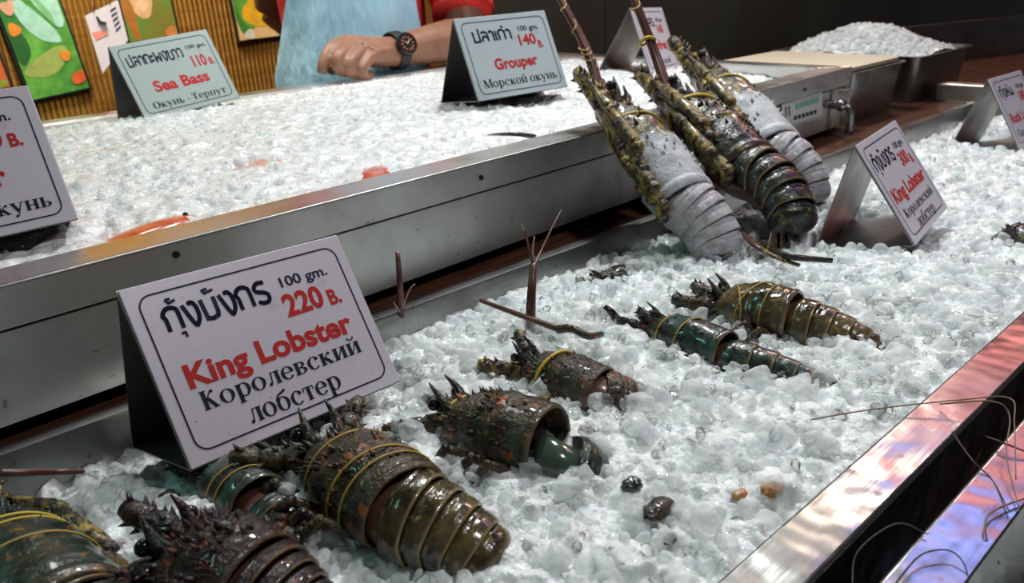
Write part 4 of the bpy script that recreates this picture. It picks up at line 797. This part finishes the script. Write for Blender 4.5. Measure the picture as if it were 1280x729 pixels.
# ------------------------------------------------------------------ wall pictures and the hanging card
def flat(b, P, off): b.add([(x, 0, z) for x, z in P], [tuple(range(len(P)))])
def picture(label, cx_, cz_, w_, h_, rot, base, shapes, y=1.992):
    root = empty('poster', Matrix.Translation((cx_, y, cz_)) @ Matrix.Rotation(rot, 4, 'Y'), label, 'poster', 'pictures on the bamboo wall')
    b = MB(); b.box(-w_ / 2 - .006, w_ / 2 + .006, 0.0, .008, -h_ / 2 - .006, h_ / 2 + .006); b.build('backing', M_black, root, False)
    m = mat('poster_ground', base[0], 0.35); t = NT(m); t.col(t.ramp(t.noise(t.co(), base[2], 4, 0.6), [(.34, base[0]), (.52, tuple((a + c) / 2 for a, c in zip(*base[:2]))), (.66, base[1])]))
    b = MB(); b.box(-w_ / 2, w_ / 2, -.003, .0, -h_ / 2, h_ / 2); b.build('print', m, root, False)
    for k, (x, z, rx, rz, ro, c) in enumerate(shapes):
        P = []
        for q in range(22):
            a = q * 2 * PI / 22; e = 1 + .12 * math.sin(3 * a + k * 2.1); u, v = rx * math.cos(a) * e, rz * math.sin(a) * e; P.append((x + u * math.cos(ro) - v * math.sin(ro), z + u * math.sin(ro) + v * math.cos(ro)))
        P = [(min(w_ / 2, max(-w_ / 2, a)), min(h_ / 2, max(-h_ / 2, c2))) for a, c2 in P]
        mm = mat('poster_ink', c, 0.35); t = NT(mm); t.col(t.ramp(t.noise(t.co(), 60, 3), [(.3, tuple(q * .75 for q in c)), (.7, c)])); b = MB()
        b.add([(a, -.0034 - .00008 * k, c2) for a, c2 in P], [tuple(range(len(P)))]); b.build('picture', mm, root, False)
    return root
MINT, LEAF, DGR, ORG, PNK = (.38, .66, .50), (.10, .36, .05), (.03, .13, .03), (.75, .26, .03), (.70, .36, .22)
picture('tall green vegetable poster with a pale pod, on the bamboo wall at the left', .438, 1.045, .118, .285, -.10, ((.02, .14, .025), (.15, .42, .06), 14),
        [(-.005, -.075, .05, .022, .4, (.34, .42, .10)), (-.045, -.03, .016, .04, 0, DGR), (-.002, .010, .020, .060, .55, MINT), (.032, .05, .024, .055, .25, MINT), (.022, .035, .006, .04, .4, (.20, .48, .20)), (-.030, .07, .013, .014, 0, PNK), (-.042, .045, .013, .014, 0, PNK), (-.044, .002, .012, .013, 0, ORG), (.018, .088, .010, .014, 0, (.72, .33, .03)), (.034, -.066, .011, .011, 0, ORG), (.05, -.115, .022, .012, .3, (.70, .12, .03)), (-.045, .10, .015, .03, .2, LEAF)])
picture('narrow poster with a peach coloured rose on green, behind the sea bass sign', .672, 1.125, .112, .25, -.03, ((.20, .14, .02), (.10, .22, .04), 9),
        [(-.012, -.050, .026, .026, .2, (.66, .40, .20)), (-.010, -.048, .014, .014, .6, (.78, .50, .28)), (.043, -.112, .014, .012, 0, (.62, .22, .06)), (-.042, -.075, .012, .05, .1, (.40, .16, .03))])
picture('fruit poster with yellow oranges on a green and peach ground, left of the man', .968, 1.10, .178, .235, -.035, ((.72, .48, .24), (.66, .42, .18), 8),
        [(-.065, .01, .04, .11, 0, (.05, .24, .03)), (-.05, -.04, .035, .05, .3, (.12, .36, .05)), (-.035, -.055, .034, .036, 0, (.80, .42, .02)), (.004, -.075, .022, .022, 0, (.82, .46, .03)), (.055, -.02, .035, .07, .1, (.74, .50, .26)), (-.06, -.105, .014, .012, 0, (.7, .7, .55)), (.06, -.105, .03, .012, 0, (.6, .62, .45))])
picture('small red and green picture corner at the far left of the bamboo wall', .333, .965, .045, .075, -.08, ((.5, .09, .02), (.60, .16, .04), 20), [(.005, -.028, .016, .008, 0, (.25, .36, .04)), (-.004, .01, .01, .02, 0, (.7, .24, .08))])
q = [at_y(*p, 1.93) for p in ((106, 20), (147, 0), (160, 50), (128, 92))]; top = [at_y(118, -60, 1.93), at_y(134, -60, 1.93)]
root = empty('hanging_card', q[3], 'white plastic price card hanging crookedly before the bamboo wall', 'card'); I = Matrix.Translation(-q[3])
V = [(p.x, p.y + d, p.z) for d in (-.0008, .0008) for p in q]
b = MB(); b.add(V, [(0, 1, 2, 3), (7, 6, 5, 4)] + [(i, i + 4, (i + 1) % 4 + 4, (i + 1) % 4) for i in range(4)]); b.build('card', mat('card_white', (.62, .58, .60), .18), root, False, I)
def cq(u, v, o_=.0015): a = q[0].lerp(q[1], u); c = q[3].lerp(q[2], u); p = a.lerp(c, v); return (p.x, p.y - o_, p.z)
b = MB()
for k in range(5): b.add([cq(.72, .12 + k * .11), cq(.70, .16 + k * .11), cq(.88, .155 + k * .11), cq(.90, .115 + k * .11)], [(0, 1, 2, 3)])
b.tube([cq(.30, .10, .003), cq(.36, .22, .003), cq(.50, .30, .003)], .004, 8, squash=.4); b.build('printing', M_ink, root, False, I)
b = MB(); b.add([cq(.04, .30), cq(.10, .46), cq(.46, .52), cq(.42, .40)], [(0, 1, 2, 3)]); b.build('printing', mat('card_red', (.75, .25, .18), .4), root, False, I)
for k in range(2): b = MB(); b.tube([cq(.25 + .5 * k, .03), tuple(top[k])], .0008, 6); b.build('string', M_black, root, True, I)

# ------------------------------------------------------------------ the stallholder
def skin_mat():
    m = mat('skin', (0.40, 0.19, 0.10), 0.45, Subsurface_Weight=0.15, Subsurface_Scale=0.004); t = NT(m); o = t.co()
    t.col(t.ramp(t.noise(o, 30, 4), [(.3, (0.22, 0.10, 0.058)), (.7, (0.30, 0.145, 0.085))])); t.bump(t.noise(o, 400, 3), .15, .0008); return m
M_skin = skin_mat()
EL = at_y(590, 46, 1.345); WR = at_y(487, 65, 1.335); SHL = Vector((1.098, 1.50, 1.315)); SHR = Vector((0.82, 1.58, 1.315))
pel = Vector((.93, 1.53, .93))
hd = Vector((.915, 1.46, 1.53))
def H_(px, py, y): return at_y(px, py, y)
def build_body():
    b = MB()
    def limb(P, r, n=18): P = smooth_path(P, 6); b.tube(P, np.interp(np.linspace(0, 1, len(P)), np.linspace(0, 1, len(r)), r), n)
    def torso():
        R = []
        for z, a, c in ((.80, .15, .10), (.90, .150, .108), (1.0, .138, .102), (1.12, .145, .102), (1.24, .172, .108), (1.32, .165, .095), (1.37, .10, .075), (1.40, .055, .055)):
            R.append([(.937 + a * math.cos(t_), 1.525 + c * math.sin(t_), z) for t_ in np.arange(28) * 2 * PI / 28])
        b.rings(R)
    torso(); limb([(.93, 1.525, 1.34), (.923, 1.505, 1.40), (.918, 1.485, 1.46)], [.058, .052, .052])
    b.ball(hd, (.074, .092, .112), 28, 20); b.ball(hd + Vector((-.003, -.030, -.060)), (.056, .062, .052), 20, 12)
    limb([hd + Vector((0, -.088, .012)), hd + Vector((0, -.106, -.018)), hd + Vector((0, -.100, -.028))], [.008, .014, .012], 12)
    for s_ in (1, -1):
        b.ball(hd + Vector((s_ * .014, -.097, -.028)), .008); b.ball(hd + Vector((s_ * .076, .005, -.008)), (.010, .020, .032)); limb([hd + Vector((s_ * .016, -.088, .026)), hd + Vector((s_ * .045, -.076, .026))], [.008, .007], 8)
    for z_, r_ in ((-.056, .007), (-.067, .008)): limb([hd + Vector((-.024, -.080, z_)), hd + Vector((0, -.092, z_)), hd + Vector((.024, -.080, z_))], [.004, r_, .004], 8)
    limb([SHL + Vector((-.06, .01, .03)), SHL, SHL.lerp(EL, .5) + Vector((.012, .0, -.01)), EL + Vector((.0, .01, .004))], [.055, .056, .047, .041])
    limb([EL, EL.lerp(WR, .3), EL.lerp(WR, .75), WR], [.041, .043, .033, .0285])
    er, wr = Vector((.86, 1.74, 1.06)), Vector((.97, 1.72, .95))
    limb([SHR + Vector((.06, .01, .03)), SHR, SHR.lerp(er, .5), er], [.055, .055, .046, .039]); limb([er, er.lerp(wr, .4), wr], [.039, .038, .027])
    # hanging right hand
    hp = wr + Vector((.004, -.02, -.085)); limb([wr, wr.lerp(hp, .5), hp], [.027, .034, .030])
    for k in range(4):
        o_ = Vector((.0, .034 - .022 * k, 0)); L_ = (.058, .068, .064, .05)[k]; limb([hp + o_ * .8, hp + o_ + Vector((.008, -.006, -L_ * .5)), hp + o_ + Vector((.024, -.004, -L_))], [.0105, .0095, .008], 10)
    limb([wr + Vector((.01, -.02, -.03)), wr + Vector((.03, -.05, -.07)), wr + Vector((.034, -.05, -.10))], [.014, .0115, .009], 10)
    for s_ in (1, -1):
        hp_ = pel + Vector((s_ * .085, 0, -.04)); limb([hp_, (hp_.x + s_ * .01, 1.52, .50), (hp_.x + s_ * .01, 1.54, .10)], [.092, .062, .042]); limb([(hp_.x + s_ * .01, 1.57, .045), (hp_.x + s_ * .015, 1.43, .035)], [.042, .034])
    # left hand: loose fist on the bin rim, forefinger pointing down
    K_ = [H_(431, 53, 1.338), H_(441, 56, 1.318), H_(452, 62, 1.302), H_(463, 69, 1.292)]
    pc = sum(K_, Vector()) / 4
    for k in range(4): limb([WR + (K_[k] - pc) * .35, WR.lerp(K_[k], .55), K_[k]], [.024, .0205, .0150], 14)
    limb([WR, WR.lerp(pc, .5) + Vector((0, .006, -.004)), pc + Vector((.006, .010, -.004))], [.0285, .029, .019], 16)
    F_ = [[K_[0], H_(414, 62, 1.325), H_(405, 78, 1.318), H_(402, 92, 1.318)], [K_[1], H_(423, 72, 1.296), H_(424, 86, 1.298), H_(436, 91, 1.315)],
          [K_[2], H_(437, 80, 1.284), H_(440, 91, 1.290), H_(450, 92, 1.308)], [K_[3], H_(452, 87, 1.278), H_(455, 94, 1.286), H_(463, 94, 1.302)]]
    for k, P in enumerate(F_): limb(P, [[.0145, .0125, .0108, .0088], [.0145, .0132, .0115, .0092], [.014, .0128, .0110, .0090], [.0125, .0112, .0098, .0082]][k], 14)
    limb([WR + Vector((-.012, .018, -.004)), H_(450, 74, 1.352), H_(428, 82, 1.352), H_(412, 88, 1.345)], [.018, .0155, .0125, .0095], 14)
    o = b.build('person', M_skin, None)
    md = o.modifiers.new('r', 'REMESH'); md.mode = 'VOXEL'; md.voxel_size = 0.0025; md.use_smooth_shade = True
    s2 = o.modifiers.new('s', 'SMOOTH'); s2.iterations = 1; s2.factor = .5
    dg = bpy.context.evaluated_depsgraph_get(); me = bpy.data.meshes.new_from_object(o.evaluated_get(dg)); o.modifiers.clear(); old = o.data; o.data = me; bpy.data.meshes.remove(old); me.name = 'person'
    if not me.materials: me.materials.append(M_skin)
    me.polygons.foreach_set('use_smooth', [True] * len(me.polygons)); return o
body = tag(build_body(), 'person in a red shirt and pale blue apron leaning a hand on the bin rim', 'person')
def cloth_mat(name, c, c2, rough=.8):
    m = mat(name, c, rough); t = NT(m); t.col(t.ramp(t.noise(t.co(), 7, 4), [(.35, c), (.65, c2)])); t.bump(t.noise(t.co((3, 3, .7)), 14, 3), .5, .02); return m
M_shirt = cloth_mat('red_shirt', (.62, .018, .012), (.50, .012, .010)); M_apron = cloth_mat('apron', (.33, .58, .72), (.42, .64, .76)); M_trou = cloth_mat('trousers', (.02, .02, .025), (.03, .03, .035))
def shell_ring(z, a, c, k, n=56, t0=0, t1=2 * PI, fold=0.0, cx_=.937, cy_=1.525):
    th = np.linspace(t0, t1, n, endpoint=(t1 - t0) < 6.2); f = 1 + fold * np.sin(th * 17 + z * 9) * .5 + fold * np.sin(th * 9 - z * 14)
    return np.stack([cx_ + (a + k) * f * np.cos(th), cy_ + (c + k) * f * np.sin(th), np.full(n, z)], 1)
PRF = [(.78, .165, .118), (.88, .162, .120), (1.0, .150, .116), (1.12, .156, .114), (1.24, .178, .115), (1.32, .168, .100), (1.375, .10, .078), (1.40, .070, .068)]
b = MB(); b.rings([shell_ring(z, a, c, .008, fold=.010) for z, a, c in PRF] + [shell_ring(z, a, c, .003) for z, a, c in PRF[::-1]], True, False)
def sleeve(S, E, o0, frac):
    P = smooth_path([S + o0, S, S.lerp(E, .5 * frac / .6) + Vector((.008, 0, -.006)), S.lerp(E, frac)], 8); r = np.interp(np.linspace(0, 1, len(P)), [0, .3, .7, 1], [.066, .068, .064, .066])
    b.tube(np.concatenate([P, P[-1:] - (P[-1] - P[-3]) * .01, P[-6:-5]]), np.concatenate([r, [.060], [.056]]), 26, caps=False)
sleeve(SHL, EL, Vector((-.07, .01, .03)), .86); sleeve(SHR, Vector((.86, 1.74, 1.06)), Vector((.07, .01, .03)), .62)
b.build('shirt', M_shirt, body)
b = MB()
D_ = math.radians
r0 = [shell_ring(z, a, c, .016, 60, D_(q0_), D_(q1_), fl) for z, a, c, q0_, q1_, fl in ((.50, .176, .138, 172, 298, .022), (.66, .176, .138, 172, 298, .022), (.80, .178, .136, 172, 298, .022), (.93, .172, .132, 172, 297, .02), (.99, .162, .122, 180, 296, .016), (1.06, .157, .120, 191, 295, .012), (1.12, .158, .118, 203, 294, .008), (1.18, .165, .118, 215, 302, .006), (1.24, .178, .119, 226, 301, .004), (1.29, .173, .110, 230, 300, .004))]
b.rings(r0, False, False); b.rings([q * np.array([1, 1, 1]) + np.array([0, .0025, 0]) for q in r0[::-1]], False, False); b.build('apron', M_apron, body)
b = MB()
for s_ in (1, -1):
    x = pel.x + s_ * .09; P = smooth_path([(x, 1.53, .90), (x + s_ * .005, 1.52, .50), (x + s_ * .005, 1.54, .08)], 6); b.tube(P, np.linspace(.108, .066, len(P)), 22)
b.rings([shell_ring(z, a, c, .006) for z, a, c in ((.80, .165, .112), (.90, .17, .116))]); b.build('trousers', M_trou, body)
b = MB(); b.ball(hd + Vector((0, .014, .030)), (.082, .094, .098), 24, 14); b.build('hair', mat('hair', (.012, .010, .010), .4), body)
for s_ in (1, -1): b = MB(); b.ball(hd + Vector((s_ * .031, -.080, .008)), (.013, .009, .007), 14, 8); e = b.build('eye', mat('eye_white', (.7, .68, .65), .2), body); b = MB(); b.ball(hd + Vector((s_ * .031, -.087, .008)), (.006, .004, .006), 12, 8); b.build('iris', M_eye, e)
# black sports watch
wc = EL.lerp(WR, .93); ax = (WR - EL).normalized(); tv = (CAM - wc); tv = (tv - ax * tv.dot(ax)).normalized(); tv = (tv + Vector((0, 0, .25))); tv = (tv - ax * tv.dot(ax)).normalized(); sv = ax.cross(tv)
wt = empty('wristwatch', wc, 'black sports watch with orange dial marks on the man\'s wrist', 'watch'); I = Matrix.Translation(-wc)
b = MB(); ring = lambda k, r: [tuple(wc + ax * k + (tv * math.cos(q) + sv * math.sin(q)) * r) for q in np.arange(36) * 2 * PI / 36]
b.rings([ring(-.011, .0325), ring(-.012, .0355), ring(-.008, .037), ring(.008, .037), ring(.012, .0355), ring(.011, .0325), ring(-.011, .0325)], True, False); b.build('strap', M_black, wt, True, I, angle=.7)
def disc(r0, h0, h1, r1=None, n=32): c = wc + tv * .034; return [[tuple(c + tv * h + (ax * math.cos(q) + sv * math.sin(q)) * r) for q in np.arange(n) * 2 * PI / n] for r, h in ((r0, h0), (r1 or r0, h1))]
b = MB(); b.rings(disc(.0215, 0, .009) + disc(.0205, .0115, .0115, .0165) + disc(.016, .009, .009, .001), True, True); cs = b.build('case', mat('watch_case', (.012, .012, .013), .25), wt, True, I, angle=.5)
b = MB()
for k in range(12):
    q = k * PI / 6; c = wc + tv * .0436 + (ax * math.cos(q) + sv * math.sin(q)) * .0125; e1 = (ax * math.cos(q) + sv * math.sin(q)); e2 = tv.cross(e1); b.add([tuple(c + e1 * .0022 * i + e2 * .0009 * j) for i, j in ((-1, -1), (1, -1), (1, 1), (-1, 1))], [(0, 1, 2, 3)])
b.build('dial_marks', mat('dial_orange', (.62, .20, .04), .4), cs, False)
b = MB()
for q, L_ in ((.6, .0085), (2.4, .011)):
    e1 = ax * math.cos(q) + sv * math.sin(q); e2 = tv.cross(e1); c = wc + tv * .0438; b.add([tuple(c + e1 * i + e2 * j) for i, j in ((-.002, -.0007), (L_, -.0005), (L_, .0005), (-.002, .0007))], [(0, 1, 2, 3)])
b.build('hands', mat('dial_pale', (.6, .5, .4), .4), cs, False)
#@@END
